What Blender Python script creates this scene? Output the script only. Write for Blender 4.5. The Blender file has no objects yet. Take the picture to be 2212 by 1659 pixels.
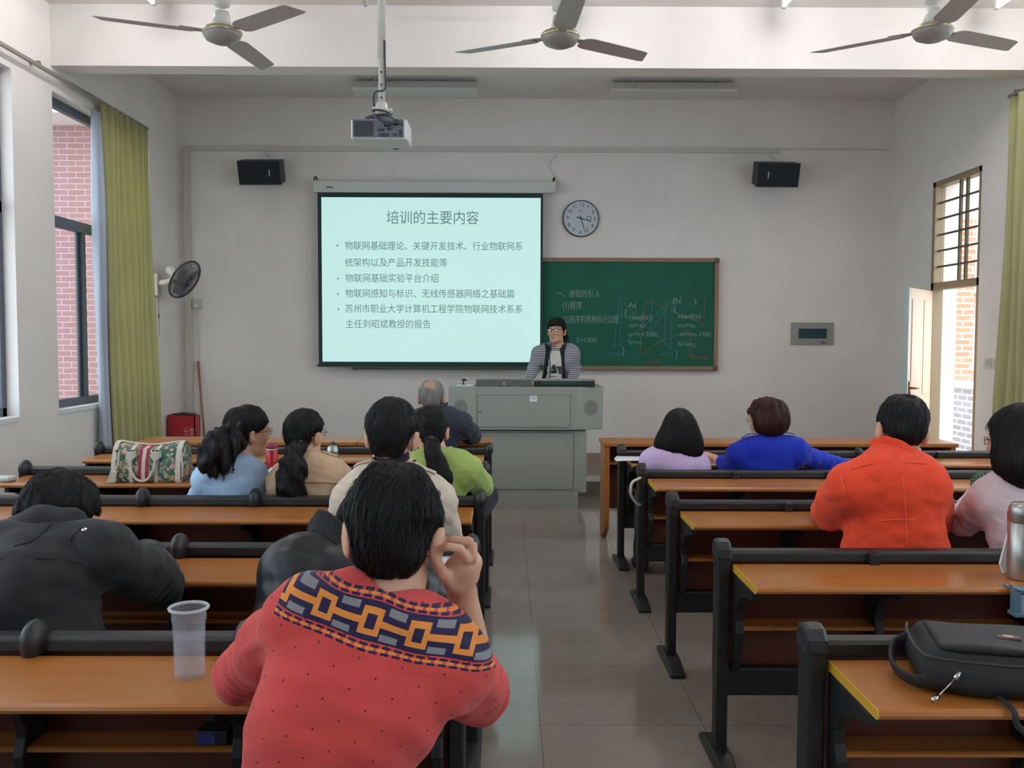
import bpy, bmesh, math, random
import numpy as np
from mathutils import Vector, Matrix, Euler
from math import sin, cos, pi, radians, sqrt
random.seed(7)
SC = bpy.context.scene
COL = SC.collection
PI = math.pi

# ---------------------------------------------------------------- camera
H = 1.53
FPX, W, HH = 1950.0, 2212.0, 1659.0
PITCH, YAW, ROLL = .0511, .0053, .0030
def _cam_axes():
    cy, sy, cp, sp = cos(YAW), sin(YAW), cos(PITCH), sin(PITCH)
    f = Vector((sy*cp, cy*cp, -sp)); r0 = Vector((cy, -sy, 0)); u = r0.cross(f)
    return cos(ROLL)*r0 + sin(ROLL)*u, -sin(ROLL)*r0 + cos(ROLL)*u, f
RR, UU, FF = _cam_axes()
cam = bpy.data.cameras.new('camera'); cam.sensor_width = 36; cam.lens = 36*FPX/W
cam.sensor_fit = 'HORIZONTAL'; cam.clip_start = .05; cam.clip_end = 200
camo = bpy.data.objects.new('camera', cam); COL.objects.link(camo)
M3 = Matrix((RR, UU, -FF)).transposed()
camo.matrix_world = Matrix.Translation((0, 0, H)) @ M3.to_4x4()
SC.camera = camo

# ---------------------------------------------------------------- view and world
SC.view_settings.view_transform = 'Standard'; SC.view_settings.look = 'None'
SC.view_settings.gamma = 1; SC.view_settings.use_curve_mapping = False
SC.view_settings.exposure = 0.0
SC.cycles.use_denoising = True
SC.cycles.max_bounces = 8; SC.cycles.diffuse_bounces = 4; SC.cycles.transparent_max_bounces = 12
SC.cycles.sample_clamp_indirect = 6
world = bpy.data.worlds.new('sky'); SC.world = world; world.use_nodes = True
bg = world.node_tree.nodes['Background']
bg.inputs[0].default_value = (.86, .93, 1, 1); bg.inputs[1].default_value = 4.4

def S(r, g, b):                     # sRGB 0-255 -> linear
    f = lambda c: (c/255/12.92) if c/255 <= .04045 else ((c/255+.055)/1.055)**2.4
    return (f(r), f(g), f(b), 1)

# ---------------------------------------------------------------- positions: a ray through a pixel of the photo, cut at depth Y
def at(px, py, Y):
    d = FF*FPX + RR*(px-W/2) - UU*(py-HH/2)
    t = Y/d.y
    return Vector((d.x*t, Y, H + d.z*t))
def atx(px, py, X):
    d = FF*FPX + RR*(px-W/2) - UU*(py-HH/2)
    t = X/d.x
    return Vector((X, d.y*t, H + d.z*t))
def atz(px, py, Z):
    d = FF*FPX + RR*(px-W/2) - UU*(py-HH/2)
    t = (Z-H)/d.z
    return Vector((d.x*t, d.y*t, Z))

# ---------------------------------------------------------------- materials
MATS = {}
def N(nt, t, **k):
    n = nt.nodes.new(t)
    for a, v in k.items(): setattr(n, a, v)
    return n
def mat(name, col, rough=.6, metal=0, spec=.5, var=0, vscale=8, bump=0, bscale=60, emis=0, stretch=None, coat=0, sheen=0):
    if name in MATS: return MATS[name]
    m = bpy.data.materials.new(name); m.use_nodes = True; nt = m.node_tree
    b = nt.nodes['Principled BSDF']
    b.inputs['Base Color'].default_value = col
    b.inputs['Roughness'].default_value = rough
    b.inputs['Metallic'].default_value = metal
    b.inputs['Specular IOR Level'].default_value = spec
    b.inputs['Coat Weight'].default_value = coat
    b.inputs['Sheen Weight'].default_value = sheen
    L = nt.links.new
    if var or bump:
        tc = N(nt, 'ShaderNodeTexCoord'); mp = N(nt, 'ShaderNodeMapping')
        L(tc.outputs['Object'], mp.inputs[0])
        if stretch: mp.inputs['Scale'].default_value = stretch
    if var:
        no = N(nt, 'ShaderNodeTexNoise'); no.inputs['Scale'].default_value = vscale; no.inputs['Detail'].default_value = 4
        L(mp.outputs[0], no.inputs['Vector'])
        mr = N(nt, 'ShaderNodeMapRange'); mr.inputs[1].default_value = .3; mr.inputs[2].default_value = .7
        mr.inputs[3].default_value = 1-var; mr.inputs[4].default_value = 1+var
        L(no.outputs[0], mr.inputs[0])
        hs = N(nt, 'ShaderNodeHueSaturation'); hs.inputs['Color'].default_value = col
        L(mr.outputs[0], hs.inputs['Value']); L(hs.outputs[0], b.inputs['Base Color'])
    if bump:
        no2 = N(nt, 'ShaderNodeTexNoise'); no2.inputs['Scale'].default_value = bscale; no2.inputs['Detail'].default_value = 3
        L(mp.outputs[0], no2.inputs['Vector'])
        bp = N(nt, 'ShaderNodeBump'); bp.inputs['Strength'].default_value = bump; bp.inputs['Distance'].default_value = .01
        L(no2.outputs[0], bp.inputs['Height']); L(bp.outputs[0], b.inputs['Normal'])
    if emis:
        b.inputs['Emission Color'].default_value = col; b.inputs['Emission Strength'].default_value = emis
    MATS[name] = m
    return m
def brickmat(name, c1, c2, mortar, scale, w=.5, h=.25, ms=.02):
    m = bpy.data.materials.new(name); m.use_nodes = True; nt = m.node_tree; L = nt.links.new
    b = nt.nodes['Principled BSDF']; b.inputs['Roughness'].default_value = .7
    tc = N(nt, 'ShaderNodeTexCoord'); sx = N(nt, 'ShaderNodeSeparateXYZ'); mp = N(nt, 'ShaderNodeCombineXYZ')
    L(tc.outputs['Object'], sx.inputs[0]); ad = N(nt, 'ShaderNodeMath', operation='ADD'); L(sx.outputs[0], ad.inputs[0]); L(sx.outputs[1], ad.inputs[1]); L(ad.outputs[0], mp.inputs[0]); L(sx.outputs[2], mp.inputs[1])
    br = N(nt, 'ShaderNodeTexBrick'); L(mp.outputs[0], br.inputs[0])
    br.inputs['Color1'].default_value = c1; br.inputs['Color2'].default_value = c2; br.inputs['Mortar'].default_value = mortar
    br.inputs['Scale'].default_value = scale; br.inputs['Mortar Size'].default_value = ms
    br.inputs['Brick Width'].default_value = w; br.inputs['Row Height'].default_value = h
    L(br.outputs[0], b.inputs['Base Color'])
    return m
def glassmat(name, tint=(.9,.95,.97,1), mix=.06):
    m = bpy.data.materials.new(name); m.use_nodes = True; nt = m.node_tree; L = nt.links.new
    nt.nodes.remove(nt.nodes['Principled BSDF'])
    tr = N(nt, 'ShaderNodeBsdfTransparent'); tr.inputs[0].default_value = tint
    gl = N(nt, 'ShaderNodeBsdfGlossy'); gl.inputs['Roughness'].default_value = .03
    mx = N(nt, 'ShaderNodeMixShader'); mx.inputs[0].default_value = mix
    L(tr.outputs[0], mx.inputs[1]); L(gl.outputs[0], mx.inputs[2])
    L(mx.outputs[0], nt.nodes['Material Output'].inputs[0])
    return m

# ---------------------------------------------------------------- mesh building
class MB:
    def __init__(s): s.v = []; s.f = []
    def add(s, vs, fs):
        o = len(s.v); s.v += [tuple(p) for p in vs]; s.f += [tuple(i+o for i in f) for f in fs]; return s
    def box(s, x0, x1, y0, y1, z0, z1):
        vs = [(x,y,z) for z in (z0,z1) for y in (y0,y1) for x in (x0,x1)]
        return s.add(vs, [(0,2,3,1),(4,5,7,6),(0,1,5,4),(2,6,7,3),(0,4,6,2),(1,3,7,5)])
    def quad(s, a, b, c, d): return s.add([a,b,c,d], [(0,1,2,3)])
    def prism(s, prof, axis, a, b):
        """polygon prof [(u,v)] extruded along axis 'x','y','z' between a and b"""
        P = {'x': lambda u,v,t:(t,u,v), 'y': lambda u,v,t:(u,t,v), 'z': lambda u,v,t:(u,v,t)}[axis]
        n = len(prof); vs = [P(u,v,a) for u,v in prof]+[P(u,v,b) for u,v in prof]
        fs = [tuple(range(n))[::-1], tuple(range(n, 2*n))]+[(i,(i+1)%n,n+(i+1)%n,n+i) for i in range(n)]
        return s.add(vs, fs)
    def tube(s, pts, r, n=10, cap=True, flat=None):
        pts = [Vector(p) for p in pts]; rs = r if isinstance(r, (list, tuple)) else [r]*len(pts)
        vs = []; fs = []; up = None
        for i, p in enumerate(pts):
            t = (pts[min(i+1,len(pts)-1)]-pts[max(i-1,0)]).normalized()
            if up is None: up = Vector((0,0,1)) if abs(t.z) < .9 else Vector((1,0,0))
            a = t.cross(up)
            if a.length < 1e-6: a = t.orthogonal()
            a.normalize(); b = a.cross(t).normalized(); up = b
            fl = flat or (1,1)
            for k in range(n):
                th = 2*PI*k/n; vs.append(p+a*cos(th)*rs[i]*fl[0]+b*sin(th)*rs[i]*fl[1])
        m = len(pts)
        for i in range(m-1):
            for k in range(n):
                fs.append((i*n+k, i*n+(k+1)%n, (i+1)*n+(k+1)%n, (i+1)*n+k))
        if cap: fs += [tuple(range(n))[::-1], tuple(range((m-1)*n, m*n))]
        return s.add(vs, fs)
    def lathe(s, prof, c, n=24, axis='z', cap=True):
        """prof [(r,z)] turned about axis through c"""
        vs = []; fs = []; m = len(prof)
        for r, z in prof:
            for k in range(n):
                t = 2*PI*k/n; q = (r*cos(t), r*sin(t), z)
                if axis == 'y': q = (r*cos(t), z, r*sin(t))
                if axis == 'x': q = (z, r*cos(t), r*sin(t))
                vs.append((c[0]+q[0], c[1]+q[1], c[2]+q[2]))
        for i in range(m-1):
            for k in range(n): fs.append((i*n+k, i*n+(k+1)%n, (i+1)*n+(k+1)%n, (i+1)*n+k))
        if cap and prof[0][0] > 1e-5: fs.append(tuple(range(n))[::-1])
        if cap and prof[-1][0] > 1e-5: fs.append(tuple(range((m-1)*n, m*n)))
        return s.add(vs, fs)
    def ball(s, c, r, n=16, m=10, R=None):
        if not isinstance(r, (tuple, list)): r = (r,r,r)
        vs = []; fs = []
        for i in range(m+1):
            ph = PI*i/m
            for k in range(n):
                t = 2*PI*k/n; q = Vector((r[0]*sin(ph)*cos(t), r[1]*sin(ph)*sin(t), -r[2]*cos(ph)))
                if R: q = R @ q
                vs.append(Vector(c)+q)
        for i in range(m):
            for k in range(n): fs.append((i*n+k, i*n+(k+1)%n, (i+1)*n+(k+1)%n, (i+1)*n+k))
        return s.add(vs, fs)
    def xf(s, M):
        s.v = [tuple(M @ Vector(p)) for p in s.v]; return s
    def mesh(s, name):
        me = bpy.data.meshes.new(name); me.from_pydata(s.v, [], s.f)
        bm = bmesh.new(); bm.from_mesh(me)
        bmesh.ops.remove_doubles(bm, verts=bm.verts, dist=1e-5)
        bmesh.ops.recalc_face_normals(bm, faces=bm.faces)
        bm.to_mesh(me); bm.free()
        return me
def wm(o):
    M = o.matrix_basis.copy()
    while o.parent: o = o.parent; M = o.matrix_basis @ M
    return M
def link(name, me, m, parent=None, smooth=False, world=True):
    o = bpy.data.objects.new(name, me); COL.objects.link(o)
    if m is not None:
        for q in (m if isinstance(m, (list, tuple)) else [m]): me.materials.append(q)
    if parent is not None:
        if world: me.transform(wm(parent).inverted())
        o.parent = parent
    if smooth:
        for p in me.polygons: p.use_smooth = True
    return o
def obj(name, mb, m, parent=None, bevel=0, smooth=False, world=True, seg=2):
    o = link(name, mb.mesh(name), m, parent, smooth, world)
    if bevel:
        b = o.modifiers.new('bevel', 'BEVEL'); b.width = bevel; b.segments = seg; b.limit_method = 'ANGLE'; b.angle_limit = radians(40)
    return o
def tag(o, label=None, cat=None, group=None, kind=None):
    if label: o['label'] = label
    if cat: o['category'] = cat
    if group: o['group'] = group
    if kind: o['kind'] = kind
    return o
def thing(name, label, cat, loc=(0,0,0), rot=(0,0,0), group=None):
    o = bpy.data.objects.new(name, None); COL.objects.link(o); o.empty_display_size = .1
    o.location = loc; o.rotation_euler = rot
    o.matrix_basis = Matrix.Translation(loc) @ Euler(rot).to_matrix().to_4x4()
    return tag(o, label, cat, group)
def struct(name, mb, m, parent=None, **k):
    o = obj(name, mb, m, parent, **k)
    if parent is None: o['kind'] = 'structure'
    return o
def copy_tree(o, parent=None):
    c = o.copy(); COL.objects.link(c)
    if parent is not None: c.parent = parent
    for ch in list(o.children): copy_tree(ch, c)
    return c
def curve(name, pts, r, m, parent=None, cyclic=False):
    mb = MB(); mb.tube(pts, r, 8)
    return obj(name, mb, m, parent, smooth=True)
def spline(pts, n=8):
    """Catmull-Rom through pts"""
    P = [Vector(p) for p in pts]; out = []
    for i in range(len(P)-1):
        a = P[max(i-1,0)]; b = P[i]; c = P[i+1]; d = P[min(i+2,len(P)-1)]
        for k in range(n):
            t = k/n
            out.append(.5*((2*b)+(c-a)*t+(2*a-5*b+4*c-d)*t*t+(3*b-a-3*c+d)*t**3))
    return out+[P[-1]]
def text(name, body, size, m, parent, loc, rot=(PI/2,0,0), align='LEFT', width=None, ext=.0005):
    """lettering as a mesh, optionally fitted to a width"""
    cu = bpy.data.curves.new(name, 'FONT'); cu.body = body; cu.size = size; cu.align_x = align; cu.align_y = 'CENTER'
    cu.extrude = ext; cu.resolution_u = 3
    tmp = bpy.data.objects.new(name, cu); COL.objects.link(tmp)
    dg = bpy.context.evaluated_depsgraph_get()
    me = bpy.data.meshes.new_from_object(tmp.evaluated_get(dg)); bpy.data.objects.remove(tmp); bpy.data.curves.remove(cu)
    me.name = name; me.materials.clear()
    xs = [v.co.x for v in me.vertices]
    M = Matrix.Translation(loc) @ Euler(rot).to_matrix().to_4x4()
    if width and xs:
        w = max(xs)-min(xs); k = width/w
        M = M @ Matrix.Diagonal((k, 1, 1, 1)) @ Matrix.Translation((-min(xs), 0, 0))
    me.transform(M)
    return link(name, me, m, parent)
# ================================================================ the room
XL, XR, YF, YB, ZC = -3.55, 4.18, 9.86, -4.6, 4.10
WT = .26
def wallmat(name, col):
    return mat(name, col, rough=.85, spec=.2, var=.03, vscale=2.5, bump=.05, bscale=40)
M_WALL = wallmat('white_plaster', S(233,226,221))
M_CEIL = wallmat('ceiling_plaster', S(234,228,224))
M_TRUNK = mat('trunking_plastic', S(206,200,194), rough=.5)
# floor tiles with thin joints and a polish
def floormat():
    m = bpy.data.materials.new('floor_tile'); m.use_nodes = True; nt = m.node_tree; L = nt.links.new
    b = nt.nodes['Principled BSDF']
    tc = N(nt,'ShaderNodeTexCoord'); mp = N(nt,'ShaderNodeMapping'); L(tc.outputs['Object'], mp.inputs[0])
    mp.inputs['Location'].default_value = (-.135, -3.50, 0)
    br = N(nt,'ShaderNodeTexBrick'); L(mp.outputs[0], br.inputs[0]); br.offset = 0
    br.inputs['Scale'].default_value = 1; br.inputs['Brick Width'].default_value = .645; br.inputs['Row Height'].default_value = .645
    br.inputs['Mortar Size'].default_value = .0022
    br.inputs['Color1'].default_value = S(160,148,138); br.inputs['Color2'].default_value = S(155,143,133); br.inputs['Mortar'].default_value = S(120,108,98)
    no = N(nt,'ShaderNodeTexNoise'); no.inputs['Scale'].default_value = 14; no.inputs['Detail'].default_value = 6; L(tc.outputs['Object'], no.inputs['Vector'])
    mx = N(nt,'ShaderNodeMixRGB', blend_type='MULTIPLY'); mx.inputs[0].default_value = .25
    L(br.outputs[0], mx.inputs[1]); L(no.outputs[0], mx.inputs[2]); L(mx.outputs[0], b.inputs['Base Color'])
    b.inputs['Roughness'].default_value = .09; b.inputs['Specular IOR Level'].default_value = .55
    return m
M_FLOOR = floormat()
struct('floor', MB().box(XL-WT, XR+WT, YB-WT, YF+WT, -.12, 0), M_FLOOR)
struct('ceiling', MB().box(XL-WT, XR+WT, YB-WT, YF+WT, ZC, ZC+.15), M_CEIL)
struct('wall_front', MB().box(XL-WT, XR+WT, YF, YF+WT, 0, ZC), M_WALL)
struct('wall_back', MB().box(XL-WT, XR+WT, YB-WT, YB, 0, ZC), M_WALL)
# ceiling beams across the room
struct('trim_1', MB().box(XL, XR, 7.14, 7.36, 3.63, ZC), M_WALL)
struct('trim_2', MB().box(XL, XR, 1.2, 1.45, 3.63, ZC), M_WALL)
struct('trim_8', MB().box(XL, XR, -2.2, -1.95, 3.63, ZC), M_WALL)
# left wall with window openings, right wall with door and windows
def holed_wall(name, x0, x1, holes, y0=YB-WT, y1=YF+WT):
    mb = MB(); ys = y0
    for a, b, z0, z1 in sorted(holes):
        mb.box(x0, x1, ys, a, 0, ZC)
        if z0 > 0: mb.box(x0, x1, a, b, 0, z0)
        mb.box(x0, x1, a, b, z1, ZC); ys = b
    mb.box(x0, x1, ys, y1, 0, ZC)
    return struct(name, mb, M_WALL)
WZ0, WZ1 = .945, 3.44
LW = [(7.15, 9.05), (4.45, 6.57), (1.75, 3.87), (-.95, 1.17), (-3.65, -1.53)]  # rear entries are unseen windows, added to let in light from behind
holed_wall('wall_left', XL-WT, XL, [(a, b, WZ0, WZ1) for a, b in LW])
DY0, DY1, DZ0, DZ1 = 8.02, 8.93, 2.03, 3.06        # door opening, transom above
RW = [(4.6, 6.9), (1.6, 3.8), (-1.2, 1.0), (-4.0, -1.8)]  # all out of view; the rear ones are added for more daylight on backs
holed_wall('wall_right', XR, XR+WT, [(DY0, DY1, 0, DZ1)] + [(a, b, WZ0+.2, WZ1) for a, b in RW])
# dais along the front wall
DAIS_Y = 8.66
struct('trim_3', MB().box(XL, 3.35, DAIS_Y, YF, 0, .146), M_FLOOR)
M_TILE = mat('baseboard_tile', S(160,138,124), rough=.25, var=.05)
struct('baseboard_front', MB().box(XL, XR, YF-.012, YF, .146, .27), M_TILE)
struct('baseboard_left', MB().box(XL, XL+.012, YB, YF, 0, .12), M_TILE)
struct('baseboard_right', MB().box(XR-.012, XR, YB, DY0, 0, .12).box(XR-.012, XR, DY1, YF, 0, .12), M_TILE)

# windows: dark slate frames, fixed lights above, sliding lights below
M_FRAME = mat('slate_aluminium', S(84,88,100), rough=.45, spec=.4)
M_GLASS = glassmat('window_glass')
M_SILL = mat('sill_paint', S(226,225,224), rough=.6)
def window(n, y0, y1, xi, sgn, z0, z1, ztr=2.46, mull=.5):
    x0, x1 = (xi-.05, xi) if sgn > 0 else (xi, xi+.05)
    e = .055; mb = MB()
    mb.box(x0, x1, y0, y0+e, z0, z1).box(x0, x1, y1-e, y1, z0, z1).box(x0, x1, y0, y1, z0, z0+.07).box(x0, x1, y0, y1, z1-.07, z1)
    mb.box(x0, x1, y0, y1, ztr-.045, ztr+.045)
    w = struct('window_%d' % n, mb, M_FRAME, bevel=.004)
    ym = y0+(y1-y0)*mull
    struct('sash', MB().box(x0+.004, x0+.02, ym-.06, ym-.01, z0+.07, ztr-.04).box(x0+.02, x1-.004, ym-.01, ym+.05, z0+.07, ztr-.04), M_FRAME, w)
    xc = (x0+x1)/2
    struct('pane', MB().box(xc-.003, xc+.003, y0+e, y1-e, z0+.07, z1-.07), M_GLASS, w)
    return w
for i, (a, b) in enumerate(LW):
    window(i+1, a, b, XL-.09, 1, WZ0, WZ1, mull=.35)
    struct('sill', MB().box(XL-.1, XL+.012, a-.0, b+.0, WZ0-.03, WZ0+.004), M_SILL, bpy.data.objects['window_%d' % (i+1)])
for i, (a, b) in enumerate(RW): window(i+6, a, b, XR+.09, -1, WZ0+.2, WZ1)

# door opening: frame, barred transom, leaf standing open into the room
M_DFR = mat('door_frame_paint', S(150,132,104), rough=.5)
M_BAR = mat('transom_bar_paint', S(96,86,68), rough=.5)
M_DOOR = mat('door_leaf_veneer', S(218,190,160), rough=.45, var=.06, vscale=3, stretch=(8,8,.6))
M_BRASS = mat('lever_brass', S(150,110,80), rough=.3, metal=.9)
mb = MB()
fx0, fx1 = XR+.0, XR+.10
mb.box(fx0, fx1, DY0, DY0+.045, 0, DZ1).box(fx0, fx1, DY1-.05, DY1, 0, DZ1).box(fx0, fx1, DY0, DY1, DZ1-.05, DZ1).box(fx0, fx1, DY0, DY1, DZ0-.02, DZ0+.05)
dr = struct('door_1', mb, M_DFR, bevel=.003)
mb = MB(); yv1, yv2 = 8.34, 8.46
for yv in (yv1, yv2): mb.box(fx0+.03, fx0+.055, yv-.014, yv+.014, DZ0+.05, DZ1-.05)
nb = 6
for k in range(1, nb):
    z = DZ0+.05+(DZ1-DZ0-.1)*k/nb
    mb.box(fx0+.035, fx0+.05, DY0+.045, DY1-.05, z-.009, z+.009)
struct('transom_grille', mb, M_BAR, dr)
struct('transom_pane', MB().box(fx0+.06, fx0+.064, DY0+.045, DY1-.05, DZ0+.05, DZ1-.05), glassmat('transom_glass', (.97,.97,.96,1), .03), dr)
leaf = Vector((XR-.005, DY1-.02, 0)); tip = Vector((3.66, 8.26, 0))
ang = math.atan2(tip.y-leaf.y, tip.x-leaf.x); Lw = .86
ML = Matrix.Translation(leaf) @ Matrix.Rotation(ang, 4, 'Z')
mb = MB().box(0, Lw, -.02, .02, .012, DZ0-.03)
lf = struct('door_leaf', mb.xf(ML), M_DOOR, dr, bevel=.003)
mb = MB()
for (a, b, z0, z1) in ((.1,.34,1.0,1.9),(.5,.76,1.0,1.9),(.1,.34,.15,.85),(.5,.76,.15,.85)):
    mb.box(a, b, .02, .026, z0, z1)
struct('leaf_panel', mb.xf(ML), M_DOOR, dr, bevel=.004)
mb = MB().box(Lw-.09, Lw-.045, .02, .03, .96, 1.14).tube([(Lw-.067,.03,1.08),(Lw-.067,.07,1.08),(Lw-.09,.078,1.08),(Lw-.18,.075,1.075)], .010, 8).lathe([(.014,0),(.014,.03)], (Lw-.067,.03,1.0), 12, 'y')
struct('door_handle', mb.xf(ML), M_BRASS, dr, smooth=True)
struct('edge_strip', MB().box(Lw, Lw+.012, -.021, .021, .012, DZ0-.03).xf(ML), mat('door_edge_paint', S(170,186,186), rough=.5), dr)

# cable trunking along the front wall and up the left corner
struct('trim_4', MB().box(XL+.06, 2.95, YF-.03, YF, 3.53, 3.585).box(2.95, 4.12, YF-.012, YF, 3.565, 3.585), M_TRUNK)
struct('trim_5', MB().box(XL+.06, XL+.13, YF-.04, YF, .27, 3.56), M_TRUNK)

# ---------------------------------------------------------------- outside, left: tiled wing of the building
M_PINK = brickmat('pink_facade_tile', S(152,104,104), S(160,112,111), S(182,160,160), 1, .20, .068, .005)
M_OFFW = mat('pale_render', S(232,222,216), rough=.8)
t = thing('building_wing', 'pink brick-tiled building wing outside the dark-framed left window', 'building', (-7,10.8,0))
obj('facade', MB().box(-16, -4.05, 10.8, 11.4, -4, 4.02), M_PINK, t)
obj('soffit', MB().box(-16, -4.05, 10.2, 11.4, 4.02, 7.6), M_OFFW, t)
# ---------------------------------------------------------------- outside, right: gallery with parapet, brick pier, block across the yard
M_OBRICK = brickmat('orange_brick', S(206,128,100), S(214,140,112), S(226,190,172), 1, .24, .085, .012)
M_GBRICK = brickmat('grey_brick', S(136,132,134), S(150,146,148), S(196,192,192), 1, .26, .085, .014)
M_CREAM = mat('cream_tile', S(200,182,154), rough=.3)
struct('trim_6', MB().box(XR+WT, 6.6, 5.5, 26, -.12, 0), M_FLOOR)
t = thing('parapet_wall', 'low grey brick parapet with a white coping outside the open door', 'wall', (6.4,10,0))
obj('brickwork', MB().box(6.3, 6.5, 5.5, 12.8, 0, .86), M_GBRICK, t)
obj('coping', MB().box(6.26, 6.54, 5.5, 12.8, .86, .93), M_SILL, t)
t = thing('brick_pier', 'orange brick pier at the end of the parapet, seen through the doorway', 'pillar', (6.45,12.9,0))
obj('shaft', MB().box(6.28, 6.6, 12.78, 13.02, 0, 3.25), M_OBRICK, t)
obj('cap', MB().box(6.28, 6.6, 12.78, 13.02, 3.25, 4.3), M_OFFW, t)
t = thing('stair_wall', 'white stair wall with a cream tiled foot beyond the doorway', 'wall', (6.45,15,0))
obj('plaster', MB().box(6.34, 6.6, 13.02, 20, 1.02, 4.3), mat('stair_plaster', S(204,194,186), rough=.8), t)
obj('tile_dado', MB().box(6.33, 6.6, 13.02, 20, 0, 1.02), M_CREAM, t)
t = thing('school_block', 'orange brick and white block across the yard behind the open door', 'building', (16,29,0))
obj('brick_storey', MB().box(15, 17, 20, 40, -4, 3.0), M_OBRICK, t)
obj('cornice', MB().box(14.7, 17, 20, 40, 3.0, 3.35), M_OFFW, t)
obj('white_storey', MB().box(15, 17, 20, 40, 3.35, 9), M_OFFW, t)
obj('pink_strip', MB().box(14.92, 15, 29.5, 30.0, 3.9, 5.6), mat('pink_render', S(214,160,160), rough=.8), t)
w = obj('window', MB().box(14.9, 15, 28.85, 30.5, .5, 2.2), M_SILL, t)
obj('pane', MB().box(14.88, 14.9, 29.0, 30.2, .8, 1.95), mat('yard_pane', S(190,176,180), rough=.2), w)
w = obj('window', MB().box(14.9, 15, 28.7, 29.45, 4.3, 5.7), M_SILL, t)
obj('pane', MB().box(14.88, 14.9, 28.85, 29.3, 4.5, 5.5), mat('yard_pane_blue', S(90,120,165), rough=.2), w)
M_GROUND = mat('yard_paving', S(170,166,160), rough=.9)
struct('trim_7', MB().box(-30, 40, -10, 60, -4.2, -4.0), M_GROUND)
# ================================================================ lamps
M_TUBE = mat('tube_glow', (.96,.98,1,1), rough=.4, emis=60)
M_TUBEOFF = mat('tube_off', S(222,224,222), rough=.35)
M_LAMPBODY = mat('lamp_body_paint', S(212,210,206), rough=.45)
def tube_lamp(x, y0, y1, lit, label):
    t = thing('tube_lamp', label, 'lamp', (x, (y0+y1)/2, ZC), group='fluorescent tubes under the ceiling')
    obj('batten', MB().box(x-.022, x+.022, y0-.02, y1+.02, ZC-.045, ZC), M_LAMPBODY, t, bevel=.004)
    for yy in (y0, y1): obj('lamp_holder', MB().box(x-.016, x+.016, yy-.02, yy+.02, ZC-.115, ZC-.04), M_LAMPBODY, t, bevel=.004)
    mb = MB(); mb.tube([(x, y0+.02, ZC-.095), (x, y1-.02, ZC-.095)], .016, 12)
    obj('tube', mb, M_TUBE if lit else M_TUBEOFF, t, smooth=True)
    return t
LX = [(-2.63,1,'lit fluorescent tube above the three-bladed fan nearest the window'), (-1.06,0,'unlit fluorescent tube on the ceiling beside the projector pole'),
      (.515,1,'lit fluorescent tube right above the middle ceiling fan'), (2.05,1,'lit fluorescent tube between the middle fan and the door-side fan'), (3.64,1,'lit fluorescent tube nearest the door wall')]
for x, lit, lb in LX: tube_lamp(x, 5.6, 6.84, lit, lb)
for x in (-2.63, .515, 3.64): tube_lamp(x, 2.2, 3.44, 1, 'lit fluorescent tube over the rear rows of desks')
for x in (-1.2, 2.0): tube_lamp(x, -1.0, .24, 1, 'lit fluorescent tube over the rear of the room')
def board_lamp(x, label):
    t = thing('board_lamp', label, 'lamp', (x, 9.2, ZC), group='unlit trough lamps above the blackboard')
    obj('trough', MB().prism([(9.02,3.985),(9.05,3.965),(9.30,3.965),(9.33,3.985),(9.24,4.07),(9.10,4.07)], 'x', x-.62, x+.62), M_LAMPBODY, t, bevel=.003)
    obj('bracket', MB().box(x-.42, x-.39, 9.15, 9.2, 4.06, ZC), M_LAMPBODY, t)
    obj('bracket', MB().box(x+.39, x+.42, 9.15, 9.2, 4.06, ZC), M_LAMPBODY, t)
board_lamp(at(898,200,9.2).x, 'unlit white trough lamp on the ceiling behind the projector pole')
board_lamp(at(1452,200,9.2).x, 'unlit white trough lamp on the ceiling above the clock and blackboard')

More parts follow.
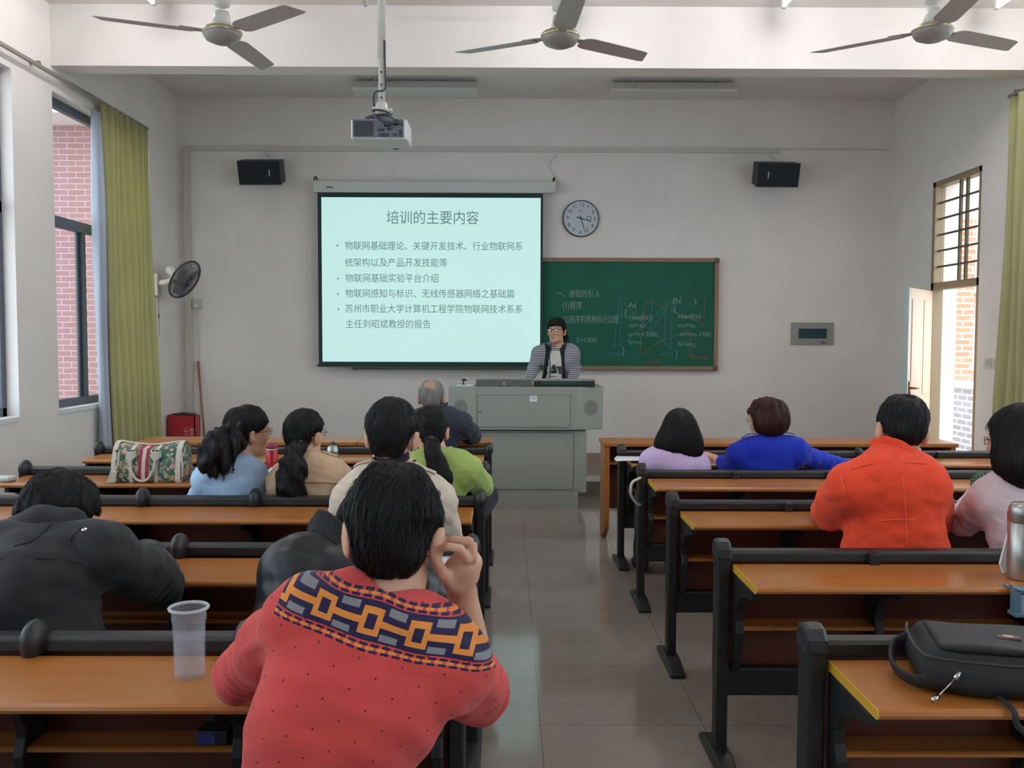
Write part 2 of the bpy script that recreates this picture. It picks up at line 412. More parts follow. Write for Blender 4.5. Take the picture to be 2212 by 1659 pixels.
# ================================================================ bench desk rows
M_WOOD = mat('desk_laminate', S(170,106,49), rough=.28, spec=.5, var=.08, vscale=5, stretch=(.6,6,6))
M_BAND = mat('edge_band_yellow', S(212,168,56), rough=.4)
M_PANEL = mat('panel_laminate', S(92,44,28), rough=.4, var=.06, stretch=(.6,6,6))
M_BLK = mat('black_plastic', S(33,34,37), rough=.42, bump=.08, bscale=300)
M_BLK2 = mat('black_steel', S(25,26,28), rough=.5)
def make_row(x0, x1, inner, caps, aisle_right, label, y, inner_stub):
    """one joined row: posts, rail, panel, desk on the near (-Y) side, folding seats on the far side. Built at depth y."""
    t = thing('bench_desk', label, 'desk', (x0, y, 0), group='joined bench desk rows')
    xs = sorted([x0, x1] + inner)
    for x in xs:
        end = x in (x0, x1)
        w = .026 if end else .02
        p = MB()
        prof = [(y-.035,.03),(y+.035,.03),(y+.035,.30),(y+.045,.34),(y+.045,.77),(y-.045,.77),(y-.045,.34),(y-.035,.30)]
        p.prism(prof, 'x', x-w*.8, x+w*.8)
        po = obj('post', p, M_BLK2, t, bevel=.006)
        br = [(y-.03,.70),(y-.285,.70),(y-.285,.672),(y-.20,.655),(y-.125,.625),(y-.085,.575),(y-.082,.54),(y-.10,.50),(y-.085,.42),(y-.05,.36),(y-.03,.34)]
        xb = x+.045 if x == x0 else x-.045 if x == x1 else x
        obj('bracket', MB().prism(br, 'x', xb-.014, xb+.014), M_BLK2, po, bevel=.004)
        fo = [(y-.20,0),(y+.19,0),(y+.19,.022),(y+.06,.05),(y-.06,.05),(y-.20,.022)]
        obj('foot', MB().prism(fo, 'x', x-.034, x+.034), M_BLK, po, bevel=.006)
        if end or (x in caps):
            c = MB()
            if aisle_right: c.ball((x, y-.004, .762), (.031,.056,.052), 16, 12)
            elif end: c.prism([(y-.056,.745),(y+.05,.745),(y+.052,.785),(y+.035,.808),(y+.005,.815),(y-.03,.808),(y-.052,.785)], 'x', x-.027, x+.027)
            else: c.ball((x, y, .766), (.024,.045,.032), 12, 8)
            obj('cap', c, M_BLK, po, smooth=aisle_right or not end, bevel=.012 if (end and not aisle_right) else 0)
    obj('backrest_rail', MB().prism([(y-.012,.732),(y+.05,.732),(y+.05,.762),(y+.036,.772),(y-.002,.770),(y-.012,.762)], 'x', x0+.01, x1-.01), M_BLK, t, bevel=.003)
    obj('back_panel', MB().box(x0+.015, x1-.015, y+.015, y+.033, .33, .735), M_PANEL, t)
    obj('lower_beam', MB().box(x0+.01, x1-.01, y-.02, y+.05, .245, .35), M_BLK2, t, bevel=.01)
    # desk top in two boards, with bullnose front and yellow banded ends
    seam = inner[2] if aisle_right else inner[1]
    for a, b in ((x0+.034, seam-.0008), (seam+.0008, x1-.034)):
        pr = [(y-.028,.703),(y-.322,.703),(y-.33,.708),(y-.333,.7155),(y-.33,.723),(y-.322,.728),(y-.028,.728)]
        d = obj('desktop', MB().prism(pr, 'x', a, b), M_WOOD, t)
        for xx, s in ((a,-1),(b,1)):
            if abs(xx-(x0+.034)) < .01 or abs(xx-(x1-.034)) < .01:
                obj('edge_band', MB().prism(pr, 'x', xx, xx+s*.0022), M_BAND, d)
    pr = [(y+.012,.503),(y-.078,.503),(y-.084,.507),(y-.084,.515),(y-.078,.519),(y+.012,.519)]
    sh = obj('shelf', MB().prism(pr, 'x', x0+.064, x1-.064), M_WOOD, t)
    obj('edge_band', MB().prism(pr, 'x', x0+.062, x0+.064), M_BAND, sh)
    for k in range(len(xs)-1):
        a, b = xs[k]+.05, xs[k+1]-.05
        s = obj('seat', MB().box(a, b, y+.07, y+.42, .425, .445), M_PANEL, t, bevel=.008)
        obj('hinge', MB().box(a+.05, a+.09, y+.04, y+.09, .40, .43).box(b-.09, b-.05, y+.04, y+.09, .40, .43), M_BLK2, s)
    return t
LROW = [6.19, 5.235, 4.27, 3.275, 2.265, 1.30]
RROW = [6.06, 5.15, 4.18, 3.20, 2.24]
LX0, LX1 = -2.80, -.126
lin = [LX1-.535*k for k in (1,2,3,4)]
llab = ['orange-topped bench desk row right behind the grey-haired man in navy',
        'orange-topped bench desk row carrying the flowered handbag and two flasks',
        'orange-topped bench desk row behind the three women, below the beige coat',
        'orange-topped bench desk row where the man in dark parka rests his arm',
        'nearest left bench desk row, with the clear plastic cup on it',
        'orange-topped bench desk row behind the young man in the red sweater']
l0 = make_row(LX0, LX1, lin, lin, True, llab[0], LROW[0], True)
lrows = [l0]
for k in range(1, 6):
    c = copy_tree(l0); c['label'] = llab[k]; c.location.y = LROW[k]; lrows.append(c)
RX0, RX1 = .772, 3.45
rin = [RX0+.535*k for k in (1,2,3,4)]
rlab = ['orange-topped bench desk row with white papers on its aisle end',
        'orange-topped bench desk row right behind the women in lilac and royal blue',
        'orange-topped bench desk row where the orange-jacketed man leans forward',
        'orange-topped bench desk row with the steel flask, behind the orange jacket',
        'nearest right bench desk row, with the black shoulder bag lying on it']
rrows = []
r0 = make_row(RX0, RX1, rin, rin[2:3], False, rlab[0], RROW[0], False)
for k in range(1, 5):
    c = copy_tree(r0); c['label'] = rlab[k]; c.location.y = RROW[k]; rrows.append(c)
    for ch in list(c.children):
        if ch.name.startswith('post'):
            for g in list(ch.children):
                if g.name.startswith('cap') and abs(g.data.vertices[0].co.x+0) > .5 and abs((g.data.vertices[0].co.x) - (rin[2]-RX0)) < .1:
                    bpy.data.objects.remove(g)
rrows.insert(0, r0)
# seats nobody uses are folded up against the back panel
def fold(row, y0, used):
    for ch in row.children:
        if not ch.name.startswith('seat'): continue
        xs_ = [v.co.x+row.location.x for v in ch.data.vertices]
        if any(min(xs_)-.02 < u < max(xs_)+.02 for u in used): continue
        h = Vector((0, .075, .435)); ch.matrix_basis = Matrix.Translation(h) @ Matrix.Rotation(radians(84), 4, 'X') @ Matrix.Translation(-h-Vector((0,.05,0)))
for row, used in zip(lrows, ([-.52], [], [-.40,-.95,-1.42], [-.44], [-1.36,-.60], [-.40])): fold(row, 0, used)
for row, used in zip(rrows, ([], [1.02,1.56], [], [1.495,1.99], [])): fold(row, 0, used)
# front tables
def front_table(x0, x1, y0, y1, label, group='wooden tables before the first bench row'):
    t = thing('wooden_table', label, 'table', ((x0+x1)/2, (y0+y1)/2, 0), group=group)
    top = obj('tabletop', MB().box(x0, x1, y0, y1, .72, .75), M_WOOD, t, bevel=.006)
    for x in (x0+.012, x1-.05):
        obj('side_panel', MB().prism([(y0+.02,.72),(y1-.02,.72),(y1-.02,.0),(y0+.2,.0),(y0+.04,.09),(y0+.02,.16)], 'x', x, x+.038), M_WOOD, t, bevel=.004)
    obj('shelf', MB().box(x0+.05, x1-.05, y0+.08, y1-.04, .575, .592), M_WOOD, t)
    obj('front_panel', MB().box(x0+.05, x1-.05, y1-.06, y1-.042, .20, .72), M_PANEL, t)
    return t
front_table(-2.77, -1.125, 6.70, 7.06, 'wooden table behind the women in pale blue and tan, window side', None)
front_table(-1.12, -.11, 6.70, 7.06, 'wooden table at which the grey-haired man in navy sits', None)
front_table(.72, 3.38, 6.70, 7.06, 'long wooden table before the women in lilac and royal blue', None)

# ================================================================ lectern
M_GREY = mat('lectern_paint', S(148,150,142), rough=.5, spec=.4)
M_GREY2 = mat('lectern_seam', S(92,94,90), rough=.6)
py = 8.0; cx = .168
t = thing('lectern', 'grey steel multimedia lectern with round speaker grilles, in front of the blackboard', 'lectern', (cx, 8.3, 0))
w1, w2, wing = .695, .455, .24
pb = [(cx-w2,py),(cx+w2,py),(cx+w1,py+.10),(cx+w1,py+.62),(cx-w1,py+.62),(cx-w1,py+.10)]
upper = obj('cabinet', MB().prism(pb, 'z', .71, 1.094), M_GREY, t, bevel=.008)
obj('base_cabinet', MB().box(cx-.545, cx+.545, py+.05, py+.6, .142, .70), M_GREY, t, bevel=.006)
obj('plinth', MB().box(cx-.47, cx+.47, py+.02, py+.58, 0, .142), M_GREY, t)
def seam_rect(mb, x0, x1, z0, z1, y, w=.004):
    mb.box(x0, x1, y-.002, y, z0, z0+w).box(x0, x1, y-.002, y, z1-w, z1).box(x0, x0+w, y-.002, y, z0, z1).box(x1-w, x1, y-.002, y, z0, z1)
dd = obj('front_flap', MB().box(cx-w2+.02, cx+w2-.06, py-.004, py+.002, .735, 1.025), M_GREY, t)
mb = MB(); seam_rect(mb, cx-w2+.02, cx+w2-.06, .735, 1.025, py-.003); obj('seam', mb, M_GREY2, dd)
M_CHROME = mat('chrome', S(200,200,200), rough=.15, metal=1)
obj('lock', MB().lathe([(.0,-.014),(.012,-.012),(.012,0)], (cx-w2+.045, py-.003, .882), 12, 'y'), M_CHROME, dd)
ld = obj('lower_panel', MB().box(cx-.47, cx+.43, py+.046, py+.05, .17, .685), M_GREY, t)
mb = MB(); seam_rect(mb, cx-.47, cx+.43, .17, .685, py+.047); obj('seam', mb, M_GREY2, ld)
M_SLOT = mat('grille_slot', S(58,60,58), rough=.7)
for s in (-1, 1):
    mb = MB(); a = Vector((cx+s*w2, py)); b = Vector((cx+s*w1, py+.10)); u = (b-a).normalized(); nrm = Vector((u.y*s*1, -abs(u.x)))
    c = a+(b-a)*.53
    for r in range(-6, 7):
        z = .905+r*.0105; hw = sqrt(max(0, .07**2-(r*.0105)**2))
        k0 = -hw + (.008 if r % 2 else 0)
        while k0 < hw-.006:
            k1 = min(k0+.014, hw)
            p0 = c+u*k0; p1 = c+u*k1; o = Vector((0, -.0025))
            mb.add([(p0.x,p0.y-.0015,z),(p1.x,p1.y-.0015,z),(p1.x,p1.y-.0015,z+.0045),(p0.x,p0.y-.0015,z+.0045),(p0.x,p0.y+.002,z),(p1.x,p1.y+.002,z),(p1.x,p1.y+.002,z+.0045),(p0.x,p0.y+.002,z+.0045)],
                   [(0,1,2,3),(7,6,5,4),(0,4,5,1),(3,2,6,7),(0,3,7,4),(1,5,6,2)])
            k0 += .019
    obj('speaker_grille', mb, M_SLOT, upper)
M_PAPER = mat('paper_white', S(226,228,230), rough=.7)
M_INK = mat('ink', S(60,62,70), rough=.8)
lb = obj('label_plate', MB().box(.20, .265, py-.0065, py-.004, .965, 1.018), M_PAPER, dd)
mb = MB()
for k, (a, b) in enumerate(((.203,.258),(.206,.25),(.222,.25))): mb.box(a, b, py-.0075, py-.0064, 1.006-k*.010, 1.009-k*.010)
obj('print', mb, M_INK, lb)
# flip-up covers and screen on the lectern top
M_LID = mat('lid_grey', S(104,106,100), rough=.5)
l = obj('flip_cover', MB().prism([(py+.03,1.094),(py+.015,1.158),(py+.05,1.164),(py+.36,1.10),(py+.36,1.094)], 'x', at(1028,830,8.02).x, at(1149,830,8.02).x), M_LID, t, bevel=.004)
xm = (at(1028,830,8.02).x+at(1149,830,8.02).x)/2
obj('latch', MB().box(xm-.012, xm+.012, py+.012, py+.03, 1.105, 1.14).box(xm-.02, xm+.012, py+.02, py+.05, 1.161, 1.170), M_CHROME, l)
t2 = thing('monitor', 'dark monitor lying tilted in its frame on the lectern top beside the flip cover', 'monitor', (at(1219,830,8.02).x, py+.1, 1.094))
xa, xb = at(1154,830,8.02).x, at(1285,830,8.02).x
obj('casing', MB().prism([(py+.03,1.095),(py+.015,1.158),(py+.05,1.163),(py+.30,1.13),(py+.30,1.095)], 'x', xa, xb), mat('monitor_shell', S(48,58,60), rough=.3), t2, bevel=.004)
obj('top_edge', MB().prism([(py+.013,1.150),(py+.012,1.162),(py+.05,1.168),(py+.052,1.160)], 'x', xa-.004, xb+.004), M_GREY, t2)
obj('display', MB().prism([(py+.021,1.118),(py+.0135,1.150),(py+.016,1.151),(py+.024,1.119)], 'x', xa+.06, xb-.06), mat('monitor_glass', S(60,78,82), rough=.05, spec=.8), t2)
t2 = thing('document', 'white sheets lying on the lectern top beside the flip cover', 'paper', (at(1000,833,8.1).x, py+.15, 1.094))
obj('sheet', MB().box(-.38, -.30, py+.07, py+.3, 1.0955, 1.103).box(-.46, -.31, py+.1, py+.35, 1.0955, 1.099), M_PAPER, t2)
t2 = thing('gooseneck_camera', 'small dark and white document camera head on the lectern top', 'camera', (-.405, py+.28, 1.094))
obj('stand', MB().tube(spline([(-.40,py+.3,1.0955),(-.405,py+.28,1.125),(-.395,py+.25,1.14)]), .006, 8).lathe([(.02,0),(.02,.006)], (-.40,py+.3,1.095), 12), M_BLK2, t2, smooth=True)
obj('hood', MB().ball((-.392, py+.24, 1.146), (.024,.02,.013)), M_BLK, t2, smooth=True)
obj('arm', MB().tube([(-.385,py+.24,1.152),(-.36,py+.24,1.163)], .007, 8), M_PAPER, t2)

# ================================================================ blackboard, screen, clock, speakers, wall fittings
M_BOARD = mat('board_green', S(18,92,72), rough=.6, spec=.3, var=.10, vscale=3)
M_BFR = mat('board_frame', S(140,112,86), rough=.5, var=.05)
yb = YF-.055
p0, p1 = at(762,800,yb), at(1553,558,yb)
bx0, bx1, bz0, bz1 = p0.x, p1.x, at(1500,800,yb).z, p1.z
t = thing('blackboard', 'green chalkboard with chalk writing, half hidden by the projection screen', 'blackboard', ((bx0+bx1)/2, YF, bz0))
obj('writing_surface', MB().box(bx0+.02, bx1-.02, yb, YF-.002, bz0+.02, bz1-.02), M_BOARD, t)
e = .045
for nm, bb in (('top',(bx0,bx1,bz1-e,bz1)),('bottom',(bx0,bx1,bz0,bz0+e)),('left',(bx0,bx0+e,bz0,bz1)),('right',(bx1-e,bx1,bz0,bz1))):
    obj('frame_strip', MB().box(bb[0], bb[1], yb-.02, YF-.002, bb[2], bb[3]), M_BFR, t, bevel=.006)
M_CORN = mat('corner_cap', S(92,78,66), rough=.5)
for x in (bx0, bx1):
    for z in (bz0, bz1):
        sx = 1 if x == bx0 else -1; sz = 1 if z == bz0 else -1
        x2, z2 = x+sx*.055, z+sz*.055
        obj('corner_cap', MB().box(min(x-sx*.004,x2), max(x-sx*.004,x2), yb-.024, YF-.002, min(z-sz*.004,z2), max(z-sz*.004,z2)), M_CORN, t, bevel=.012)
tray = obj('chalk_tray', MB().prism([(yb-.02,bz0+.012),(yb-.10,bz0+.012),(yb-.105,bz0+.035),(yb-.095,bz0+.022),(yb-.02,bz0+.022)], 'x', bx0+.01, at(1172,795,yb).x), mat('tray_grey', S(78,92,84), rough=.4), t)
for i, (px, c) in enumerate(((818,'red'),(1160,'red'))):
    q = at(px, 795, yb-.07)
    tag(obj('board_eraser', MB().box(q.x-.08, q.x+.08, yb-.088, yb-.045, bz0+.0225, bz0+.045), mat('eraser_red', S(176,60,66), rough=.8), None, bevel=.006),
        ['red felt board eraser on the chalk tray under the screen', 'red felt board eraser on the chalk tray beside the speaking woman'][i], 'eraser', 'red board erasers')
# chalk strokes: written by hand on the board
M_CHALK = mat('chalk_white', S(134,156,148), rough=.9)
M_CHBLUE = mat('chalk_blue', S(66,112,124), rough=.9)
M_CHRED = mat('chalk_red', S(120,92,84), rough=.9)
def stroke(mb, pts, w=.0035):
    ps = [at(x, y, yb) for x, y in pts]
    for a, b in zip(ps, ps[1:]):
        d = (b-a); L_ = d.length
        if L_ < 1e-5: continue
        n = Vector((-d.z, 0, d.x)).normalized()*w
        k = .0012
        mb.add([a-n+Vector((0,-k,0)), b-n+Vector((0,-k,0)), b+n+Vector((0,-k,0)), a+n+Vector((0,-k,0)), a-n, b-n, b+n, a+n], [(0,1,2,3),(0,4,5,1),(3,2,6,7),(0,3,7,4),(1,5,6,2)])
def C6(lst):   # coordinates of the enlarged board view -> photo pixels
    return [(1100+x*.27125, 520+y*.27125) for x, y in lst]
mb = MB()
for s in ([(872,455),(858,600),(835,840)],[(815,840),(835,850),(850,832)],[(895,500),(880,840)],[(880,455),(1060,650),(1290,860)],[(875,838),(1060,690),(1290,480)],[(1250,480),(1235,800)],[(1300,480),(1285,860)],[(1140,470),(1130,690)],[(1245,545),(1180,640),(1150,700)],[(1270,850),(1290,862),(1300,840)]):
    stroke(mb, C6(s), .004)
obj('chalk_drawing', mb, M_CHBLUE, t)['label'] = 'blue chalk lines'
mb = MB()
for s in ([(1095,490),(1070,560),(1040,915)],[(1090,485),(1240,530),(1545,670)],[(1548,680),(1555,470)],[(1040,915),(1200,800),(1440,715)],[(1440,720),(1440,920)],[(1425,915),(1440,930),(1455,912)],[(1030,895),(1040,915),(1070,900)],[(1540,650),(1548,680),(1520,676)]):
    stroke(mb, C6(s), .004)
obj('chalk_drawing', mb, M_CHRED, t)['label'] = 'red chalk lines'
def chalk_text(body, x, y, hpx, m, wpx=None, slant=0):
    q = at(*C6([(x, y)])[0], yb-.0015)
    size = hpx*.27125/198*1.25
    o = text('chalk_writing', body, size, m, t, q, (PI/2, radians(-slant), 0), width=(wpx*.27125/198 if wpx else None), ext=.0003)
    return o
for a in (('一、进程的引入',375,425,52,M_CHALK,345),('(1)程序',425,520,56,M_CHALK,155),('(2)程序的两种执行过程',430,630,56,M_CHALK,440),('S=1000',535,792,44,M_CHALK,160),
          ('A(',945,515,44,M_CHALK,70),('{',918,575,60,M_CHALK,20),('read(s);',955,610,46,M_CHALK,185),('n=s;',960,675,40,M_CHALK,115),('n=n+200;',955,745,40,M_CHALK,230),('S=n',950,812,40,M_CHALK,100),('}',900,880,60,M_CHALK,20),('y=1000',785,905,38,M_CHBLUE,110),
          ('B(    )',1305,480,46,M_CHALK,185),('{',1310,545,50,M_CHALK,20),('read(s);',1345,600,46,M_CHALK,190),('m=s;',1350,675,40,M_CHALK,130),('m=m-100;',1360,745,40,M_CHALK,250),('S=m;',1345,825,40,M_CHALK,140),('s=900',1205,905,38,M_CHBLUE,100),('}',1325,905,60,M_CHALK,18),('S=900',1450,935,44,M_CHRED,140),('S=1200',1085,965,40,M_CHRED,120)):
    chalk_text(*a)

# projection screen
ysn = 9.72
M_CASE = mat('screen_casing', S(206,208,204), rough=.45)
M_SBLK = mat('screen_border', S(30,52,58), rough=.7)
sa, sb = at(678,404,ysn), at(1200,404,ysn)
sc0, sc1 = at(686,422,ysn), at(1173,422,ysn)
zt, zb = at(930,420,ysn).z, at(930,788,ysn).z
xa, xb = sc0.x, sc1.x
t = thing('projection_screen', 'pulled-down projection screen showing a pale lit slide of Chinese text', 'screen', ((xa+xb)/2, ysn, zb))
obj('casing', MB().box(sa.x, sb.x, ysn-.045, ysn+.045, zt+.015, at(900,392,ysn).z), M_CASE, t, bevel=.012)
cs = t.children[0]
for x in (sa.x+.01, sb.x-.02):
    obj('end_hook', MB().tube(spline([(x,ysn,at(900,392,ysn).z),(x-.005,ysn,at(900,386,ysn).z),(x+.01,ysn+.03,at(900,382,ysn).z),(x+.006,ysn+.1,at(900,388,ysn).z)]), .008, 8), M_BLK2, cs, smooth=True)
obj('print', MB().box(sa.x+.14, sa.x+.21, ysn-.047, ysn-.0445, at(900,408,ysn).z, at(900,405.5,ysn).z), M_INK, cs)
obj('fabric', MB().box(xa, xb, ysn-.004, ysn, zb, zt+.02), M_SBLK, t)
obj('bottom_bar', MB().box(xa-.02, xb+.02, ysn-.014, ysn+.012, zb-.022, zb), M_SBLK, t, bevel=.006)
pa, pb_ = at(697,781,ysn), at(1168,428,ysn)
M_SLIDE = mat('slide_glow', (.50,.83,.79,1), rough=.9, spec=.05)
M_SLIDE.node_tree.nodes['Principled BSDF'].inputs['Base Color'].default_value = (.35,.35,.35,1)
M_SLIDE.node_tree.nodes['Principled BSDF'].inputs['Emission Color'].default_value = (.50,.83,.79,1)
M_SLIDE.node_tree.nodes['Principled BSDF'].inputs['Emission Strength'].default_value = .82
pic = obj('lit_slide', MB().box(pa.x, pb_.x, ysn-.006, ysn-.004, pa.z, at(930,427,ysn).z), M_SLIDE, t)
M_STXT = mat('slide_lettering', S(112,140,138), rough=.9, spec=.05)
b_ = M_STXT.node_tree.nodes['Principled BSDF']
b_.inputs['Base Color'].default_value = (.1,.12,.12,1)
b_.inputs['Emission Color'].default_value = S(100,132,132); b_.inputs['Emission Strength'].default_value = .75
def slide_text(body, x0, x1, y, hpx):
    q = at(x0, y, ysn-.0068); q2 = at(x1, y, ysn-.0068)
    return text('slide_text', body, hpx/200*1.0, M_STXT, t, q, width=(q2.x-q.x), ext=.0004)
slide_text('培训的主要内容', 835, 1034, 472, 31)
for body, x0, x1, y in (('物联网基础理论、关键开发技术、行业物联网系',745,1129,532),('统架构以及产品开发技能等',745,966,568),('物联网基础实验平台介绍',746,947,602),('物联网感知与标识、无线传感器网络之基础篇',746,1111,635),
                        ('苏州市职业大学计算机工程学院物联网技术系系',746,1129,668),('主任刘昭斌教授的报告',747,930,701)):
    slide_text(body, x0, x1, y, 20)
for x, y in ((729,530),(730,602),(730,635),(731,668)):
    q = at(x, y, ysn-.006)
    obj('bullet', MB().lathe([(.010,0),(.010,.0012)], (q.x, q.y-.0012, q.z), 12, 'y'), M_STXT, t)
# screen cable on the wall
mb = MB(); mb.tube(spline([at(1206,332,9.84),at(1192,345,9.84),at(1187,362,9.84),at(1198,380,9.84),at(1206,395,9.84),at(1205,408,9.84)]), .004, 6)
tag(obj('wall_cable', mb, M_TRUNK, None, smooth=True), 'thin white cable looping down to the right end of the screen casing', 'cable')

# wall clock
yc = YF-.03; c = at(1255,472,yc); r = 38.5/198
t = thing('wall_clock', 'round white wall clock with black rim, right of the screen', 'clock', c)
obj('face', MB().lathe([(0,0),(r-.004,0),(r-.004,.028)], (c.x, c.y, c.z), 48, 'y'), mat('clock_face', S(198,205,212), rough=.4), t)
obj('rim', MB().lathe([(r-.007,.028),(r-.007,-.006),(r-.003,-.010),(r+.002,-.004),(r+.004,.028)], (c.x,c.y,c.z), 48, 'y'), mat('clock_rim', S(40,42,46), rough=.35), t, smooth=True)
tilt = radians(2)
M_NUM = mat('clock_print', S(58,64,70), rough=.6)
for h_ in range(1, 13):
    a = PI/2-h_*PI/6 - tilt; rr_ = r*.755
    text('numeral', str(h_), .056, M_NUM, t, Vector((c.x+rr_*cos(a), c.y-.0012, c.z+rr_*sin(a))), (PI/2,0,0), 'CENTER', ext=.0004)
mb = MB(); mb.box(c.x-.03, c.x+.018, c.y-.0015, c.y, c.z+.077, c.z+.082).box(c.x-.008, c.x+.0, c.y-.0015, c.y, c.z+.09, c.z+.095); obj('maker_mark', mb, M_NUM, t)
def hand(ang, l0, l1, w):
    d = Vector((sin(ang), 0, cos(ang))); n = Vector((d.z, 0, -d.x)); o = Vector((0,-.005,0)); a = c-d*l0+o; b = c+d*l1+o
    q = Vector((0,-.003,0)); vs = [a-n*w, a+n*w, b+n*w*.5, b-n*w*.5]
    return MB().add(vs+[v+q for v in vs], [(0,1,2,3),(7,6,5,4),(0,4,5,1),(1,5,6,2),(2,6,7,3),(3,7,4,0)])
M_HAND = mat('clock_hand', S(56,58,84), rough=.4)
obj('clock_hand', hand(radians(106), .05, .12, .0055), M_HAND, t)
obj('clock_hand', hand(radians(163), .03, .155, .0042), M_HAND, t)
ring = MB()
for k in range(24):
    a, b = 2*PI*k/24, 2*PI*(k+1)/24
    q = Vector((c.x+.087, c.y-.002, c.z+.002))
    ring.add([q+Vector((cos(a)*.02,0,sin(a)*.02)), q+Vector((cos(b)*.02,0,sin(b)*.02)), q+Vector((cos(b)*.026,0,sin(b)*.026)), q+Vector((cos(a)*.026,0,sin(a)*.026))], [(0,1,2,3)])
obj('alarm_dial', ring, M_NUM, t)

# loudspeakers: tilted boxes with a grille and a bracket
M_SPK = mat('speaker_vinyl', S(44,50,58), rough=.55, bump=.1, bscale=200)
M_SPG = mat('speaker_cloth', S(30,35,44), rough=.8, bump=.3, bscale=500)
def wall_speaker(px, py_, label, s):
    c = at(px, py_, 9.62)
    t = thing('wall_speaker', label, 'loudspeaker', c, group=None)
    Mx = Matrix.Translation(c) @ Matrix.Rotation(radians(-2*s), 4, 'Z') @ Matrix.Rotation(radians(18), 4, 'X')
    b = MB().add([(-.225,-.09,-.125),(.225,-.09,-.125),(.225,-.09,.125),(-.225,-.09,.125),(-.215,.12,-.115),(.215,.12,-.115),(.215,.12,.115),(-.215,.12,.115)], [(0,1,2,3),(7,6,5,4),(0,4,5,1),(1,5,6,2),(2,6,7,3),(3,7,4,0)])
    obj('cabinet', b.xf(Mx), M_SPK, t, bevel=.008)
    obj('grille', MB().box(-.215,.215,-.10,-.088,-.115,.115).xf(Mx), M_SPG, t, bevel=.006)
    bx = .11*s
    obj('badge', MB().box(bx-.007,bx+.007,-.1015,-.0995,-.035,.035).xf(Mx), mat('badge_silver', S(150,156,160), rough=.3, metal=.6), t)
    mb = MB().tube([(0,.08,.02),(0,.16,.05)], .012, 8).xf(Mx).box(c.x-.04, c.x+.04, YF-.012, YF-.001, c.z-.02, c.z+.10)
    obj('wall_bracket', mb, M_BLK2, t)
    mb = MB(); mb.tube(spline([c+Vector((.03,.14,.12)), c+Vector((.04,.2,.2)), c+Vector((-.01,.22,.23)), (c.x-.05*s,YF-.035,3.55)]), .004, 6)
    obj('cable', mb, M_TRUNK, t, smooth=True)
    return t
wall_speaker(565, 371, 'black wall loudspeaker above and left of the screen, facing in', 1)
wall_speaker(1676, 376, 'black wall loudspeaker high on the wall near the door', -1)
# fuse panel, switch, sockets
q0, q1 = at(1709,744,YF-.02), at(1801,697,YF-.02)
t = thing('fuse_panel', 'grey fuse box with dark window set in the front wall', 'fuse box', ((q0.x+q1.x)/2, YF, q0.z))
obj('frame', MB().box(q0.x, q1.x, YF-.025, YF-.001, q0.z, q1.z), mat('fuse_grey', S(150,150,146), rough=.4), t, bevel=.004)
r0_, r1_ = at(1725,731,YF-.027), at(1786,710,YF-.027)
obj('window_flap', MB().box(r0_.x, r1_.x, YF-.028, YF-.024, r0_.z, r1_.z), mat('fuse_smoke', S(38,66,78), rough=.15), t)
obj('print', MB().box(at(1788,0,YF).x-.005, at(1797,0,YF).x, YF-.0262, YF-.0245, q0.z+.014, q0.z+.028), M_INK, t)
q = atx(2145, 786, XR)
t = thing('light_switch', 'pale double switch plate on the wall beside the door and green curtain', 'switch', q)
obj('plate', MB().box(XR-.01, XR-.0005, q.y-.12, q.y+.0, q.z-.04, q.z+.05).box(XR-.01, XR-.0005, q.y+.02, q.y+.13, q.z-.04, q.z+.05), mat('switch_plate', S(196,198,196), rough=.4), t, bevel=.003)
obj('rocker', MB().box(XR-.014, XR-.009, q.y-.09, q.y-.03, q.z-.02, q.z+.03).box(XR-.014, XR-.009, q.y+.045, q.y+.105, q.z-.02, q.z+.03), mat('switch_rocker', S(178,180,180), rough=.4), t, bevel=.002)
q = at(424, 656, YF-.05)
t = thing('socket_outlet', 'pale green-white socket box on the wall by the corner trunking', 'socket', q)
obj('box', MB().box(q.x-.045, q.x+.045, YF-.05, YF-.001, q.z-.05, q.z+.05), mat('socket_plate', S(186,196,184), rough=.4), t, bevel=.004)
obj('plug', MB().box(q.x-.02, q.x+.02, YF-.075, YF-.049, q.z-.045, q.z-.005), M_TRUNK, t, bevel=.004)
obj('cord', MB().tube(spline([(q.x,YF-.06,q.z-.04),(q.x+.01,YF-.03,q.z-.25),(q.x+.015,YF-.02,q.z-.7),(q.x+.02,YF-.02,q.z-1.2)]), .005, 6), M_TRUNK, t, smooth=True)
